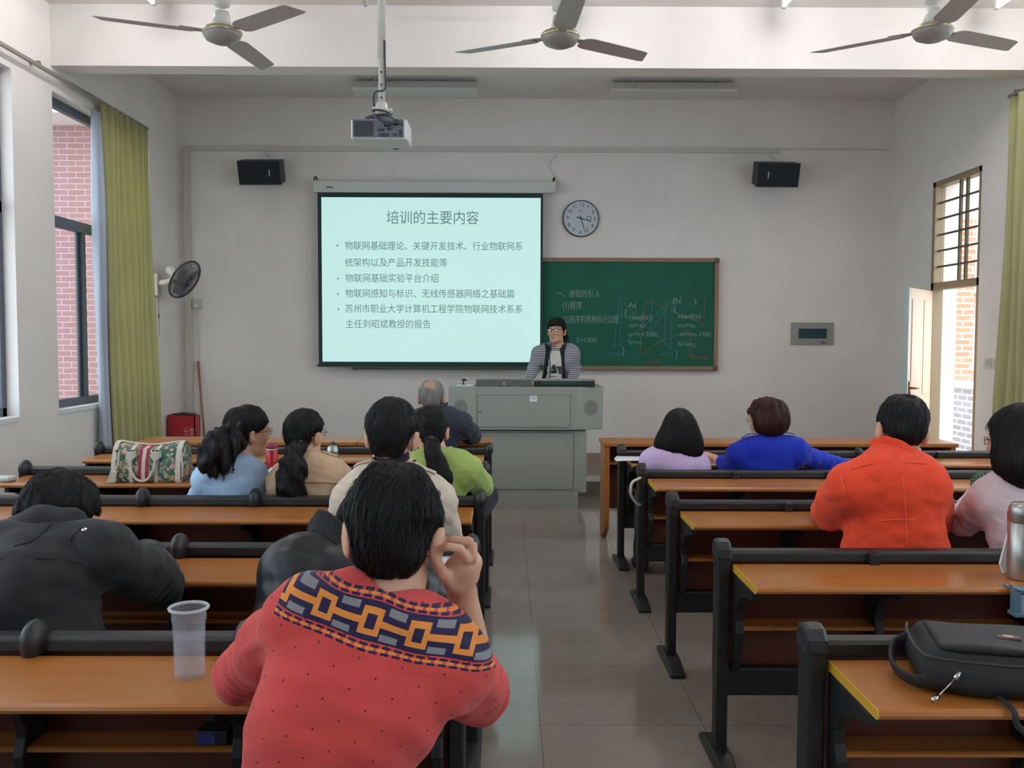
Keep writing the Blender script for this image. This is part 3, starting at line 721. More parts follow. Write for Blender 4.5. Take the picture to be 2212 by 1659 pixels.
# wall stain is a patch of scuffed plaster
# ================================================================ ceiling fans and projector
M_BLADE = mat('fan_blade_paint', S(176,168,162), rough=.38, spec=.5)
M_HUB = mat('fan_hub_paint', S(214,212,204), rough=.3)
M_GOLD = mat('fan_gold_trim', S(186,176,142), rough=.3, metal=.6)
def ceiling_fan(c, th, label):
    t = thing('ceiling_fan', label, 'ceiling fan', c)
    obj('down_rod', MB().tube([c+Vector((0,0,.16)), Vector((c.x,c.y,ZC))], .011, 10), M_HUB, t, smooth=True)
    obj('canopy', MB().lathe([(.012,-.10),(.045,-.085),(.058,0)], (c.x,c.y,ZC), 20), M_HUB, t, smooth=True)
    obj('cable_cup', MB().lathe([(.012,.155),(.046,.17),(.050,.245),(.044,.25),(.012,.25)], c, 20), M_HUB, t, smooth=True)
    obj('motor_neck', MB().lathe([(.060,.04),(.048,.10),(.042,.135),(.012,.14)], c, 24), M_HUB, t, smooth=True)
    m = obj('motor', MB().lathe([(.0,-.052),(.05,-.048),(.092,-.030),(.105,-.012),(.112,.01),(.105,.035),(.06,.045)], c, 32), mat('fan_motor_paint', S(150,142,138), rough=.35), t, smooth=True)
    obj('gold_ring', MB().lathe([(.105,.004),(.115,.008),(.117,.018),(.113,.028),(.104,.034)], c, 32), M_GOLD, m, smooth=True)
    for k in range(3):
        a = th+k*2*PI/3
        Mx = Matrix.Translation(c+Vector((0,0,.012))) @ Matrix.Rotation(a, 4, 'Z')
        bl = MB(); tl = radians(-11)
        st = [(.16,.045),(.19,.062),(.22,.066),(.45,.064),(.66,.060),(.685,.052)]
        vs = []; fs = []
        for (x, w) in st:
            for s in (-1, 1):
                xx = x + (.012 if (s > 0 and x > .65) else 0) - (.035 if (s < 0 and x > .65) else 0)
                for q in (-.0015, .0015): vs.append((xx, s*w*cos(tl), s*w*sin(tl)+q-.004*(1 if s < 0 else 0)))
        for i in range(len(st)-1):
            o = i*4
            fs += [(o,o+4,o+6,o+2),(o+1,o+3,o+7,o+5),(o,o+1,o+5,o+4),(o+2,o+6,o+7,o+3)]
        fs += [(0,2,3,1),(20,21,23,22)]
        b = obj('blade', bl.add(vs, fs).xf(Mx), M_BLADE, t)
        obj('blade_arm', MB().prism([(.08,-.018),(.17,-.03),(.24,-.035),(.24,.035),(.17,.03),(.08,.018)], 'z', .001, .006).xf(Mx), M_BLADE, b)
    return t
ceiling_fan(Vector((-1.69,5.44,3.31)), math.atan2(-.27,-.67), 'three-bladed ceiling fan nearest the curtained window, with white rod cup')
ceiling_fan(Vector((.31,5.48,3.31)), math.atan2(.31,-.62), 'three-bladed ceiling fan in the middle, right of the projector pole')
ceiling_fan(Vector((2.47,5.34,3.31)), math.atan2(.42,-.56), 'three-bladed ceiling fan nearest the door side of the room')

M_PROJ = mat('projector_shell', S(214,216,214), rough=.4)
M_PORT = mat('projector_ports', S(104,110,124), rough=.5)
M_PDARK = mat('projector_dark', S(52,56,64), rough=.5)
c = at(824, 285, 5.1)
t = thing('projector', 'white ceiling projector hanging from a long pole before the screen', 'projector', c)
hw = .155
body = obj('body', MB().prism([(c.x-hw,5.0),(c.x+hw-.01,5.0),(c.x+hw,5.03),(c.x+hw,5.22),(c.x+hw-.03,5.25),(c.x-hw+.03,5.25),(c.x-hw,5.22)], 'z', c.z-.062, c.z+.05), M_PROJ, t, bevel=.014, seg=3)
obj('port_panel', MB().box(c.x-hw+.012, c.x+hw-.02, 4.996, 5.001, c.z-.052, c.z+.045), M_PORT, body)
obj('vent', MB().box(c.x-hw+.02, c.x-.03, 4.993, 4.997, c.z-.045, c.z+.035), M_PDARK, body)
for a, b, z0, z1 in ((-.005,.03,-.02,-.005),(.045,.07,-.015,.0),(0,.055,-.048,-.030),(.075,.10,-.045,-.03),(.11,.125,-.048,-.01),(.12,.13,.01,.025)):
    obj('port', MB().box(c.x+a, c.x+b, 4.993, 4.997, c.z+z0, c.z+z1), M_PDARK, body)
obj('plug', MB().box(c.x+.03, c.x+.065, 4.965, 4.996, c.z+.005, c.z+.03), M_PDARK, body, bevel=.005)
obj('plug', MB().box(c.x+.082, c.x+.112, 4.965, 4.996, c.z+.012, c.z+.04), M_PDARK, body, bevel=.006)
obj('lens', MB().lathe([(.03,0),(.032,.03),(.024,.03)], (c.x+.06, 5.245, c.z-.03), 20, 'y'), M_PDARK, body)
pole = obj('pole', MB().tube([(c.x,5.12,c.z+.12),(c.x,5.12,ZC)], .019, 14), M_HUB, t, smooth=True)
sl = obj('pole_sleeve', MB().tube([(c.x,5.12,at(820,128,5.12).z),(c.x,5.12,ZC)], .0235, 14), M_HUB, pole, smooth=True)
mb = MB()
for k in range(6):
    z = at(820,140,5.12).z-.045-k*.07; mb.lathe([(0,-.003),(.006,-.003),(.006,.002)], (c.x,5.12-.0188,z), 8, 'y')
obj('adjust_hole', mb, M_PDARK, pole)
obj('ceiling_plate', MB().box(c.x-.07, c.x+.07, 5.05, 5.19, ZC-.02, ZC), M_HUB, pole)
obj('mount_head', MB().lathe([(.055,.05),(.06,.075),(.04,.11),(.03,.16),(.022,.17)], (c.x, 5.12, c.z), 20), M_HUB, t, smooth=True)
obj('mount_arm', MB().tube([(c.x,5.12,c.z+.075),(c.x-.1,5.06,c.z+.05)], .008, 6).tube([(c.x,5.12,c.z+.075),(c.x+.1,5.06,c.z+.05)], .008, 6).tube([(c.x,5.12,c.z+.075),(c.x-.02,5.2,c.z+.05)], .008, 6), M_HUB, t)
def coil(r0, z0, n, m, ph):
    pts = []
    for k in range(n*14):
        a = ph+2*PI*k/14; rr_ = r0*(1+.15*sin(a*1.3)); pts.append((c.x+rr_*cos(a), 5.10+rr_*.7*sin(a), z0+.012*sin(a*.7+ph)+.002*k/14))
    mb = MB(); mb.tube(pts, .005, 6); obj('cable', mb, m, t, smooth=True)
coil(.055, c.z+.125, 1, M_HUB, .3); coil(.05, c.z+.10, 2, M_PDARK, 1.2); coil(.075, c.z+.062, 3, M_PDARK, 2)
mb = MB(); mb.tube(spline([(c.x+.03,5.1,c.z+.10),(c.x-.02,5.0,c.z+.07),(c.x+.0,4.96,c.z+.04),(c.x+.035,4.96,c.z+.02)]), .005, 6).tube(spline([(c.x-.04,5.1,c.z+.13),(c.x-.03,5.05,c.z+.2),(c.x+.02,5.09,c.z+.23),(c.x+.022,5.1,c.z+.3),(c.x+.02,5.1,c.z+.5)]), .005, 6)
obj('cable', mb, M_PDARK, t, smooth=True)

# wall fan on the left wall
M_BEIGE = mat('fan_beige', S(196,184,164), rough=.45)
M_FGREY = mat('fan_dark_grey', S(70,72,80), rough=.45)
q = atx(338, 605, XL+.02)
t = thing('wall_fan', 'beige wall fan with dark wire guard between curtain and front corner', 'fan', q)
obj('wall_mount', MB().box(XL+.001, XL+.05, q.y-.05, q.y+.05, q.z-.16, q.z+.07), M_BEIGE, t, bevel=.012)
obj('arm', MB().tube(spline([(XL+.03,q.y,q.z-.03),(XL+.12,q.y,q.z-.02),(XL+.18,q.y,q.z+.0),(XL+.20,q.y,q.z+.06)]), [.032]*25, 12), M_BEIGE, t, smooth=True)
gc = at(399, 604, q.y-.0)     # guard centre
ax = Vector((.83,-.25,-.50)).normalized()
Rg = ax.to_track_quat('Z', 'Y').to_matrix()
mc = gc-ax*.13
obj('motor', MB().lathe([(.0,-.10),(.04,-.095),(.052,-.06),(.06,.0),(.062,.07),(.05,.09)], (0,0,0), 20).xf(Matrix.Translation(mc) @ Rg.to_4x4()), M_BEIGE, t, smooth=True)
obj('motor_label', MB().box(-.03,.03,-.063,-.060,.0,.05).xf(Matrix.Translation(mc) @ Rg.to_4x4() @ Matrix.Rotation(radians(20),4,'Z')), mat('fan_label', S(70,110,130), rough=.5), t)
Rr = .205; mb = MB()
Mg = Matrix.Translation(gc) @ Rg.to_4x4()
def ringpts(r, z, n=40): return [(r*cos(2*PI*k/n), r*sin(2*PI*k/n), z) for k in range(n+1)]
g1 = MB(); g1.tube(ringpts(Rr, 0), .011, 8)
for k in range(72):
    a = 2*PI*k/72
    g1.tube([(.035*cos(a),.035*sin(a),.055),(.12*cos(a),.12*sin(a),.05),(.19*cos(a),.19*sin(a),.02),(Rr*cos(a),Rr*sin(a),0)], .0015, 4, False)
    g1.tube([(.05*cos(a),.05*sin(a),-.055),(.12*cos(a),.12*sin(a),-.05),(.19*cos(a),.19*sin(a),-.02),(Rr*cos(a),Rr*sin(a),0)], .0015, 4, False)
for r, z in ((.09,.052),(.15,.04),(.09,-.052),(.15,-.04)): g1.tube(ringpts(r, z), .0018, 4, False)
g1.lathe([(0,.058),(.036,.056),(.036,.05)], (0,0,0), 16)
obj('guard', g1.xf(Mg), M_FGREY, t, smooth=True)
for k in range(3):
    a = k*2*PI/3+.4; vs = []; fs = []
    for i in range(6):
        r = .03+.14*i/5; w = .03+.045*sin(PI*min(1,(i+1)/6)*.8)
        for s in (-1, 1): vs.append((r*cos(a)-s*w*sin(a), r*sin(a)+s*w*cos(a), s*.018))
        for s in (-1, 1): vs.append((r*cos(a)-s*w*sin(a), r*sin(a)+s*w*cos(a), s*.018+.003))
    for i in range(5):
        o = i*4; fs += [(o,o+4,o+5,o+1),(o+2,o+3,o+7,o+6),(o,o+2,o+6,o+4),(o+1,o+5,o+7,o+3)]
    fs += [(0,1,3,2),(20,22,23,21)]
    obj('blade', MB().add(vs, fs).xf(Mg), mat('fan_blade_grey', S(140,142,146), rough=.35), t)
obj('pull_cord', MB().tube([(XL+.045,q.y-.02,q.z-.15),(XL+.045,q.y-.02,q.z-.55)], .002, 6).ball((XL+.045,q.y-.02,q.z-.36), (.008,.008,.03), 8, 6), M_FGREY, t)

# red box and broom in the corner
q = at(395, 930, 9.45)
t = thing('recycling_box', 'red open-topped box with white lettering in the front corner', 'box', (q.x, 9.5, .146))
M_RED = mat('red_board', S(170,34,44), rough=.5)
x0, x1, z1 = -3.525, at(428,900,9.4).x, at(400,897,9.4).z
xm = at(400,900,9.4).x
obj('front_side', MB().box(xm, x1, 9.30, 9.31, .147, z1), M_RED, t)
obj('left_side', MB().add([(x0,9.36,.147),(xm,9.30,.147),(xm,9.30,z1),(x0,9.36,z1+.01),(x0,9.37,.147),(xm,9.31,.147),(xm,9.31,z1),(x0,9.37,z1+.01)], [(0,1,2,3),(7,6,5,4),(0,4,5,1),(1,5,6,2),(2,6,7,3),(3,7,4,0)]), M_RED, t)
obj('back_side', MB().box(x0, x1, 9.46, 9.47, .147, z1).box(x1-.01, x1, 9.3, 9.47, .147, z1).box(x0, x0+.01, 9.36, 9.47, .147, z1).box(x0, x1, 9.31, 9.46, .147, .16), M_RED, t)
obj('contents', MB().box(x0+.02, x1-.02, 9.38, 9.45, .16, z1-.02).tube([(x0+.03,9.40,z1),(xm,9.38,z1+.02),(x1-.02,9.42,z1)], .02, 6), mat('box_contents', S(70,56,52), rough=.9), t)
text('lettering', '分类', .10, mat('box_print', S(226,160,160), rough=.7), t, Vector((xm+.02, 9.2985, z1-.17)), width=.11)
b0, b1 = at(442, 950, 9.62), at(428, 781, 9.83)
d_ = (b1-b0).normalized()
foot_ = b0 - d_*((b0.z-.2)/d_.z)
t = thing('broom', 'wooden-handled broom leaning on the front wall beside the red box', 'broom', (foot_.x, foot_.y, .146))
obj('handle', MB().tube([foot_, b1], .013, 10), mat('broom_wood', S(150,110,92), rough=.6), t, smooth=True)
obj('brush_head', MB().box(foot_.x-.03, foot_.x+.2, foot_.y-.025, foot_.y+.025, .147, .22), mat('broom_bristle', S(80,70,60), rough=.9), t, bevel=.01)

# ================================================================ curtains
def fabric_mat(name, col, tr):
    m = mat(name, col, rough=.9, spec=.1, var=.06, vscale=2, bump=.05, bscale=120)
    nt = m.node_tree; L = nt.links.new; b = nt.nodes['Principled BSDF']
    t_ = N(nt,'ShaderNodeBsdfTranslucent'); t_.inputs[0].default_value = col; mx = N(nt,'ShaderNodeMixShader'); mx.inputs[0].default_value = tr
    L(b.outputs[0], mx.inputs[1]); L(t_.outputs[0], mx.inputs[2]); L(mx.outputs[0], nt.nodes['Material Output'].inputs[0]); return m
M_CURT = fabric_mat('green_curtain_cloth', S(204,201,150), .35)
M_LIN = fabric_mat('silver_lining', S(206,212,222), .35)
def cloth_strip(y0, y1, xw, amp, n, z0, z1, side, gather=.0, th=.004, steps=10):
    mb = MB(); m = n*steps; vs = []; fs = []
    zs = [z1+(z0-z1)*k/14 for k in range(15)]
    for z in zs:
        f = (z1-z)/(z1-z0)
        for i in range(m+1):
            u = i/m; y = y0+(y1-y0)*u + .012*sin(7*f+u*9)
            x = xw + side*(amp*(.5+.5*sin(2*PI*n*u+.7*sin(4*u+f)))*(.6+.6*f) + .01*sin(5*f+11*u))
            vs.append((x, y, z))
    for a in range(14):
        for i in range(m): o = a*(m+1)+i; fs.append((o, o+1, o+m+2, o+m+1))
    return mb.add(vs, fs)
def add_cloth(name, mb, m, t):
    o = obj(name, mb, m, t, smooth=True); s = o.modifiers.new('thick', 'SOLIDIFY'); s.thickness = .004; return o
t = thing('curtain', 'olive green curtain drawn aside at the left window next to the wall fan', 'curtain', (XL+.1, 8.3, 3.4))
add_cloth('drape', cloth_strip(7.83, 8.86, XL+.03, .12, 8, .40, 3.52, 1), M_CURT, t)
add_cloth('lining', cloth_strip(7.72, 7.90, XL+.015, .09, 2, .42, 3.44, 1), M_LIN, t)
M_RAIL = mat('rail_grey', S(150,142,132), rough=.4, metal=.3)
t = thing('curtain_rail', 'grey curtain rail running along the left wall above the windows', 'curtain rail', (XL+.06, 5, 3.54))
obj('track', MB().box(XL+.05, XL+.08, -4.4, 8.86, 3.525, 3.55), M_RAIL, t, bevel=.003)
for y in (6.83, 4.2, 2.0, -.2): obj('bracket', MB().box(XL+.0005, XL+.08, y-.012, y+.012, 3.55, 3.57), M_RAIL, t)
t = thing('curtain', 'olive green curtain at the right wall beyond the door and switch', 'curtain', (XR-.1, 7.0, 3.4))
add_cloth('drape', cloth_strip(6.75, 7.52, XR-.03, .10, 6, .40, 3.50, -1), M_CURT, t)
t = thing('curtain_rail', 'grey curtain rail above the green curtain on the door wall', 'curtain rail', (XR-.06, 5, 3.52))
obj('track', MB().box(XR-.08, XR-.05, 1.4, 7.50, 3.505, 3.53), M_RAIL, t, bevel=.003)
for y in (7.4, 4.2, 1.6): obj('bracket', MB().box(XR-.08, XR-.0005, y-.012, y+.012, 3.53, 3.55), M_RAIL, t)
# ================================================================ people: implicit surfaces turned into one mesh per body, garment, hair
def V3(*a): return np.array(a, np.float32)
def nv(v): return np.array((v[0], v[1], v[2]), np.float32)
def unit(v): return v/max(np.linalg.norm(v), 1e-9)
def smin(a, b, k):
    if k <= 0: return np.minimum(a, b)
    h = np.clip(.5+.5*(b-a)/k, 0, 1); return b*(1-h)+a*h-k*h*(1-h)
def smax(a, b, k): return -smin(-a, -b, k)
def cone(a, b, ra, rb, fl=None):
    a, b = nv(a), nv(b); ab = b-a; L2 = float(ab@ab)+1e-9
    def f(P):
        t = np.clip(((P-a)@ab)/L2, 0, 1)
        return np.linalg.norm(P-a-t[:,None]*ab, axis=1)-(ra+(rb-ra)*t)
    return f
def ell(c, r, R=None):
    c = nv(c); r = nv(r); Rm = np.eye(3, dtype=np.float32) if R is None else np.array(R, np.float32)
    def f(P):
        q = (P-c)@Rm
        k0 = np.linalg.norm(q/r, axis=1); k1 = np.linalg.norm(q/(r*r), axis=1)+1e-9
        return k0*(k0-1)/k1
    return f
def rbox(c, h, rad, R=None):
    c = nv(c); h = nv(h); Rm = np.eye(3, dtype=np.float32) if R is None else np.array(R, np.float32)
    def f(P):
        q = np.abs((P-c)@Rm)-(h-rad)
        return np.linalg.norm(np.maximum(q, 0), axis=1)+np.minimum(q.max(1), 0)-rad
    return f
def chain(pts, rs, k=.0):
    fs = [cone(pts[i], pts[i+1], rs[i], rs[i+1]) for i in range(len(pts)-1)]
    def f(P):
        d = fs[0](P)
        for g in fs[1:]: d = smin(d, g(P), k)
        return d
    return f
_rng = np.random.RandomState(5)
def wobble(seed, scale, amp, stretch=(1,1,1)):
    rg = np.random.RandomState(seed); K = rg.randn(7,3)*scale*np.array(stretch); ph = rg.rand(7)*6.28
    def f(P):
        s = 0
        for k, p in zip(K, ph): s = s+np.sin(P@k.astype(np.float32)+p)
        return (amp/7**.5)*s
    return f
class Shape:
    """list of (distance function, blend, op) evaluated in order"""
    def __init__(s): s.p = []
    def add(s, f, k=.03): s.p.append((f, k, 'u')); return s
    def cut(s, f, k=.005): s.p.append((f, k, 's')); return s
    def keep(s, f, k=.005): s.p.append((f, k, 'i')); return s
    def disp(s, f): s.p.append((f, 0, 'd')); return s
    def __call__(s, P):
        d = None
        for f, k, op in s.p:
            g = f(P)
            if d is None: d = g
            elif op == 'u': d = smin(d, g, k)
            elif op == 's': d = smax(d, -g, k)
            elif op == 'i': d = smax(d, g, k)
            else: d = d+g
        return d
def surface(f, lo, hi, h, name):
    """naive surface nets over a block-sparse grid"""
    lo = np.array(lo, np.float32); n = np.ceil((np.array(hi)-lo)/h/6).astype(int)*6+1
    nb = (n-1)//6
    ci = np.stack(np.meshgrid(*[np.arange(k) for k in nb], indexing='ij'), -1).reshape(-1,3)
    cc = lo+(ci*6+3)*h
    fc = f(cc.astype(np.float32))
    act = np.abs(fc) < h*6*1.9
    G = np.ones(n, np.float32)
    Bl = np.repeat(np.repeat(np.repeat(np.sign(fc).reshape(nb), 6, 0), 6, 1), 6, 2)
    G[:-1,:-1,:-1] = Bl
    loc = np.stack(np.meshgrid(*[np.arange(7)]*3, indexing='ij'), -1).reshape(-1,3)
    idx = (ci[act][:,None,:]*6+loc[None]).reshape(-1,3)
    key = np.unique((idx[:,0]*n[1]+idx[:,1])*n[2]+idx[:,2])
    ii = np.stack([key//(n[1]*n[2]), (key//n[2])%n[1], key%n[2]], 1)
    P = (lo+ii*h).astype(np.float32); vals = np.empty(len(P), np.float32)
    for a in range(0, len(P), 400000): vals[a:a+400000] = f(P[a:a+400000])
    G.reshape(-1)[key] = vals
    Sg = G < 0
    c0 = np.zeros(np.array(n)-1, int)
    for dx in (0,1):
        for dy in (0,1):
            for dz in (0,1): c0 += Sg[dx:n[0]-1+dx, dy:n[1]-1+dy, dz:n[2]-1+dz]
    cells = np.argwhere((c0 > 0) & (c0 < 8))
    vid = -np.ones(np.array(n)-1, int); vid[tuple(cells.T)] = np.arange(len(cells))
    acc = np.zeros((len(cells),3)); cnt = np.zeros(len(cells))
    cor = [(x,y,z) for x in (0,1) for y in (0,1) for z in (0,1)]
    for a in cor:
        for ax in range(3):
            if a[ax]: continue
            b = list(a); b[ax] = 1
            A = cells+np.array(a); B = cells+np.array(b)
            va = G[tuple(A.T)]; vb = G[tuple(B.T)]; m = (va < 0) != (vb < 0)
            t = np.where(m, va/np.where(np.abs(va-vb) < 1e-9, 1e-9, va-vb), 0)
            p = A.astype(float); p[:,ax] += t
            acc[m] += p[m]; cnt[m] += 1
    verts = lo+(acc/cnt[:,None])*h
    faces = []
    for ax in range(3):
        o1, o2 = [(1,2),(2,0),(0,1)][ax]
        sl0 = [slice(1,n[k]-1) for k in range(3)]; sl0[ax] = slice(0, n[ax]-1)
        sl1 = list(sl0); sl1[ax] = slice(1, n[ax])
        A = Sg[tuple(sl0)]; B = Sg[tuple(sl1)]
        e = np.argwhere(A != B)
        if not len(e): continue
        fl = A[tuple(e.T)]
        base = e+np.array([0 if k == ax else 1 for k in range(3)])
        def v(d1, d2):
            q = base.copy(); q[:,o1] -= d1; q[:,o2] -= d2; return vid[tuple(q.T)]
        q = np.stack([v(0,0), v(1,0), v(1,1), v(0,1)], 1)
        q[~fl] = q[~fl][:,::-1]
        faces.append(q)
    F = np.concatenate(faces); F = F[(F >= 0).all(1)]
    me = bpy.data.meshes.new(name)
    me.vertices.add(len(verts)); me.vertices.foreach_set('co', verts.astype(np.float32).ravel())
    me.loops.add(F.size); me.loops.foreach_set('vertex_index', F.ravel().astype(np.int32))
    me.polygons.add(len(F)); me.polygons.foreach_set('loop_start', np.arange(0, F.size, 4, dtype=np.int32))
    me.polygons.foreach_set('use_smooth', np.ones(len(F), bool))
    me.update(calc_edges=True); me.validate()
    return me
def bounds(pts, pad):
    A = np.array([nv(p) for p in pts]); return A.min(0)-pad, A.max(0)+pad
def emit(name, f, lo, hi, h, m, parent, label=None):
    me = surface(f, lo, hi, h, name)
    o = link(name, me, m, parent)
    if label: o['label'] = label
    return o

# ---- materials for skin, hair and cloth
def skinmat(name, col):
    m = mat(name, col, rough=.5, spec=.35, var=.05, vscale=25, bump=.04, bscale=180)
    b = m.node_tree.nodes['Principled BSDF']; b.inputs['Subsurface Weight'].default_value = .08
    b.inputs['Subsurface Radius'].default_value = (.012,.005,.003); return m
M_SKIN = skinmat('skin_light', S(212,164,138))
M_SKIN2 = skinmat('skin_warm', S(200,154,130))
def hairmat(name, col, rough=.5):
    m = mat(name, col, rough=rough, spec=.22)
    nt = m.node_tree; L = nt.links.new; b = nt.nodes['Principled BSDF']
    tc = N(nt,'ShaderNodeTexCoord'); mp = N(nt,'ShaderNodeMapping'); L(tc.outputs['Object'], mp.inputs[0]); mp.inputs['Scale'].default_value = (1,1,.09)
    no = N(nt,'ShaderNodeTexNoise'); no.inputs['Scale'].default_value = 260; no.inputs['Detail'].default_value = 2; L(mp.outputs[0], no.inputs['Vector'])
    bp = N(nt,'ShaderNodeBump'); bp.inputs['Strength'].default_value = .5; bp.inputs['Distance'].default_value = .004
    L(no.outputs[0], bp.inputs['Height']); L(bp.outputs[0], b.inputs['Normal']); return m
M_HAIR = hairmat('hair_black', S(26,25,27)); M_HAIRBR = hairmat('hair_auburn', S(58,32,28)); M_HAIRGR = hairmat('hair_grey', S(138,136,134), .6)
def cloth_creases(m, fold, fscale):
    nt = m.node_tree; L = nt.links.new; b = nt.nodes['Principled BSDF']
    tc = N(nt,'ShaderNodeTexCoord'); mp = N(nt,'ShaderNodeMapping'); mp.inputs['Rotation'].default_value = (.3,.5,.4); mp.inputs['Scale'].default_value = (1,1,1.7)
    L(tc.outputs['Object'], mp.inputs[0])
    no = N(nt,'ShaderNodeTexNoise'); no.inputs['Scale'].default_value = fscale; no.inputs['Detail'].default_value = 1.2; no.inputs['Distortion'].default_value = 1.8
    L(mp.outputs[0], no.inputs['Vector'])
    s1 = N(nt,'ShaderNodeMath', operation='SUBTRACT'); L(no.outputs[0], s1.inputs[0]); s1.inputs[1].default_value = .5
    s2 = N(nt,'ShaderNodeMath', operation='ABSOLUTE'); L(s1.outputs[0], s2.inputs[0])
    s3 = N(nt,'ShaderNodeMath', operation='POWER'); L(s2.outputs[0], s3.inputs[0]); s3.inputs[1].default_value = .6
    bp = N(nt,'ShaderNodeBump'); bp.inputs['Strength'].default_value = fold; bp.inputs['Distance'].default_value = .022
    L(s3.outputs[0], bp.inputs['Height'])
    if b.inputs['Normal'].is_linked: L(b.inputs['Normal'].links[0].from_socket, bp.inputs['Normal'])
    L(bp.outputs[0], b.inputs['Normal'])

def cloth(name, col, rough=.85, bump=.12, bscale=220, var=.06, sheen=.1, spec=.2, fold=.15, fscale=6):
    new = name not in MATS
    m = mat(name, col, rough=rough, spec=spec, var=var, vscale=9, bump=bump, bscale=bscale, sheen=sheen)
    if new and fold: cloth_creases(m, fold, fscale)
    return m
M_TROU = cloth('dark_trousers', S(40,42,50)); M_SHOE = mat('black_shoe', S(30,30,32), rough=.35)
M_LENS = glassmat('spectacle_lens', (.95,.97,.97,1), .12); M_WIRE = mat('spectacle_frame', S(38,34,34), rough=.3)

def rotm(yaw, pitch, roll):
    """columns right, forward, up; yaw + turns to the left, pitch + looks down, roll + tips to the right"""
    R = Matrix.Rotation(radians(yaw), 3, 'Z') @ Matrix.Rotation(radians(-pitch), 3, 'X') @ Matrix.Rotation(radians(roll), 3, 'Y')
    return np.array(R, np.float32)
class HeadFrame:
    def __init__(s, c, R, k): s.c = nv(c); s.R = R; s.k = k
    def w(s, *p): return s.c + s.R@(nv(p)*s.k)
    def loc(s, P): return ((P-s.c)@s.R)/s.k
def head_parts(F, sh, fem=False):
    k = s_ = F.k; R = F.R; e = lambda c, r: ell(F.w(*c), nv(r)*k, R)
    sh.add(e((0,-.012,.022), (.074,.094,.086)), .03)
    sh.add(e((0,.030,-.045), (.058,.062,.072)), .035)
    sh.add(cone(F.w(0,.066,-.103), F.w(0,.060,-.095), .022*k, .026*k), .03)
    for s in (-1, 1):
        sh.add(cone(F.w(s*.045,.0,-.085), F.w(s*.018,.062,-.104), .018*k, .020*k), .03)     # jaw line
        sh.add(e((s*.040,.066,-.030), (.022,.018,.018)), .02)                                 # cheek
    sh.add(cone(F.w(-.034,.082,.022), F.w(.034,.082,.022), .010*k, .010*k), .02)              # brow
    for s in (-1, 1): sh.cut(e((s*.031,.099,.003), (.018,.016,.011)), .014)
    for s in (-1, 1): sh.add(e((s*.031,.079,.002), (.0135,.011,.0095)), .004)                   # eyelids
    sh.add(cone(F.w(0,.088,.008), F.w(0,.106,-.034), .007*k, .0105*k), .012)
    for s in (-1, 1): sh.add(e((s*.012,.096,-.038), (.009,.010,.008)), .006)
    sh.add(e((0,.090,-.064), (.023,.012,.0055)), .005); sh.add(e((0,.089,-.075), (.019,.012,.0065)), .005)
    sh.cut(e((0,.103,-.0693), (.021,.006,.0013)), .002)
    for s in (-1, 1):
        Re = R@rotm(s*-28, 0, s*8)
        sh.add(ell(F.w(s*.086,-.016,-.022), nv((.0095,.022,.036))*k, Re), .006)
        sh.cut(ell(F.w(s*.094,-.004,-.014), nv((.006,.010,.018))*k, Re), .004)
        sh.add(cone(F.w(s*.077,.002,-.044), F.w(s*.079,.0,-.052), .009*k, .007*k), .006)

def hair_cap(F, vol=1.0, zf=.052, nape=-.075, side=-.012, lump=.004, seed=1, bald=None, ears=True, taper=None):
    """short hair over the skull: F head frame"""
    sh = Shape(); k = F.k
    sh.add(ell(F.w(0,-.016,.026), nv((.083*vol,.104*vol,.094*vol))*k, F.R), .02)
    sh.add(ell(F.w(0,-.050,-.030), nv((.068*vol,.062,.052))*k, F.R), .03)
    def region(P):
        q = F.loc(P); y = q[:,1]
        zm = np.interp(y, [-.12,-.075,-.045,-.02,.005,.03,.055,.08], [nape-.0,nape,nape+.004,-.012,side+.012,side+.030,zf-.012,zf])
        return ((zm-q[:,2])*.75).astype(np.float32)*k
    sh.keep(region, .012)
    if taper is None: taper = ears
    if taper:
        def narrow(P):
            q = F.loc(P); lim = np.interp(q[:,2], [-.12,-.085,-.05,-.01,.025,.06], [.038,.045,.056,.069,.090,.14])
            return ((np.abs(q[:,0])-lim)*.85).astype(np.float32)*k
        sh.keep(narrow, .015)
    for s in (-1, 1):
        if ears: sh.cut(ell(F.w(s*.094,.004,-.020), nv((.020,.030,.036))*k, F.R), .008)
    if bald is not None:
        sh.cut(ell(F.w(*bald[0]), nv(bald[1])*k, F.R), .012)
    sh.disp(wobble(seed, 55, lump, (1,1,.5))); sh.disp(wobble(seed+9, 160, lump*.35, (1,1,.3)))
    return sh
def finger(sh, pts, r0=.0088, r1=.0068, k=.004):
    n = len(pts); sh.add(chain(pts, [r0+(r1-r0)*i/(n-1) for i in range(n)], .003), k)
def hand_default(sh, wr, d, nrm, side, curl=.5, k=1.0):
    """relaxed hand: d finger direction, nrm back-of-hand normal"""
    d = unit(nv(d)); nrm = nv(nrm); nrm = unit(nrm-d*(nrm@d)); a = np.cross(d, nrm)*side
    R = np.stack([a, d, nrm], 1); wr = nv(wr)
    sh.add(rbox(wr+d*.052*k, (.037*k,.047*k,.0135*k), .012*k, R), .02)
    for i, (o, L) in enumerate(((-.028,.070),(-.009,.080),(.010,.075),(.028,.058))):
        b = wr+d*(.090-.004*abs(i-1))*k+a*o*k; p = [b]; th = curl*.35; q = b
        for seg, f in ((.45,1),(.31,1),(.24,1)):
            q = q+(d*cos(th)-nrm*sin(th))*L*seg*k; p.append(q); th += curl*.75
        finger(sh, p, .0088*k, .0066*k)
    b = wr+d*.020*k-a*.026*k
    finger(sh, [b, b+d*.030*k-a*.022*k-nrm*.008*k, b+d*.058*k-a*.030*k-nrm*.014*k, b+d*.080*k-a*.028*k-nrm*.020*k], .012*k, .0078*k, .01)

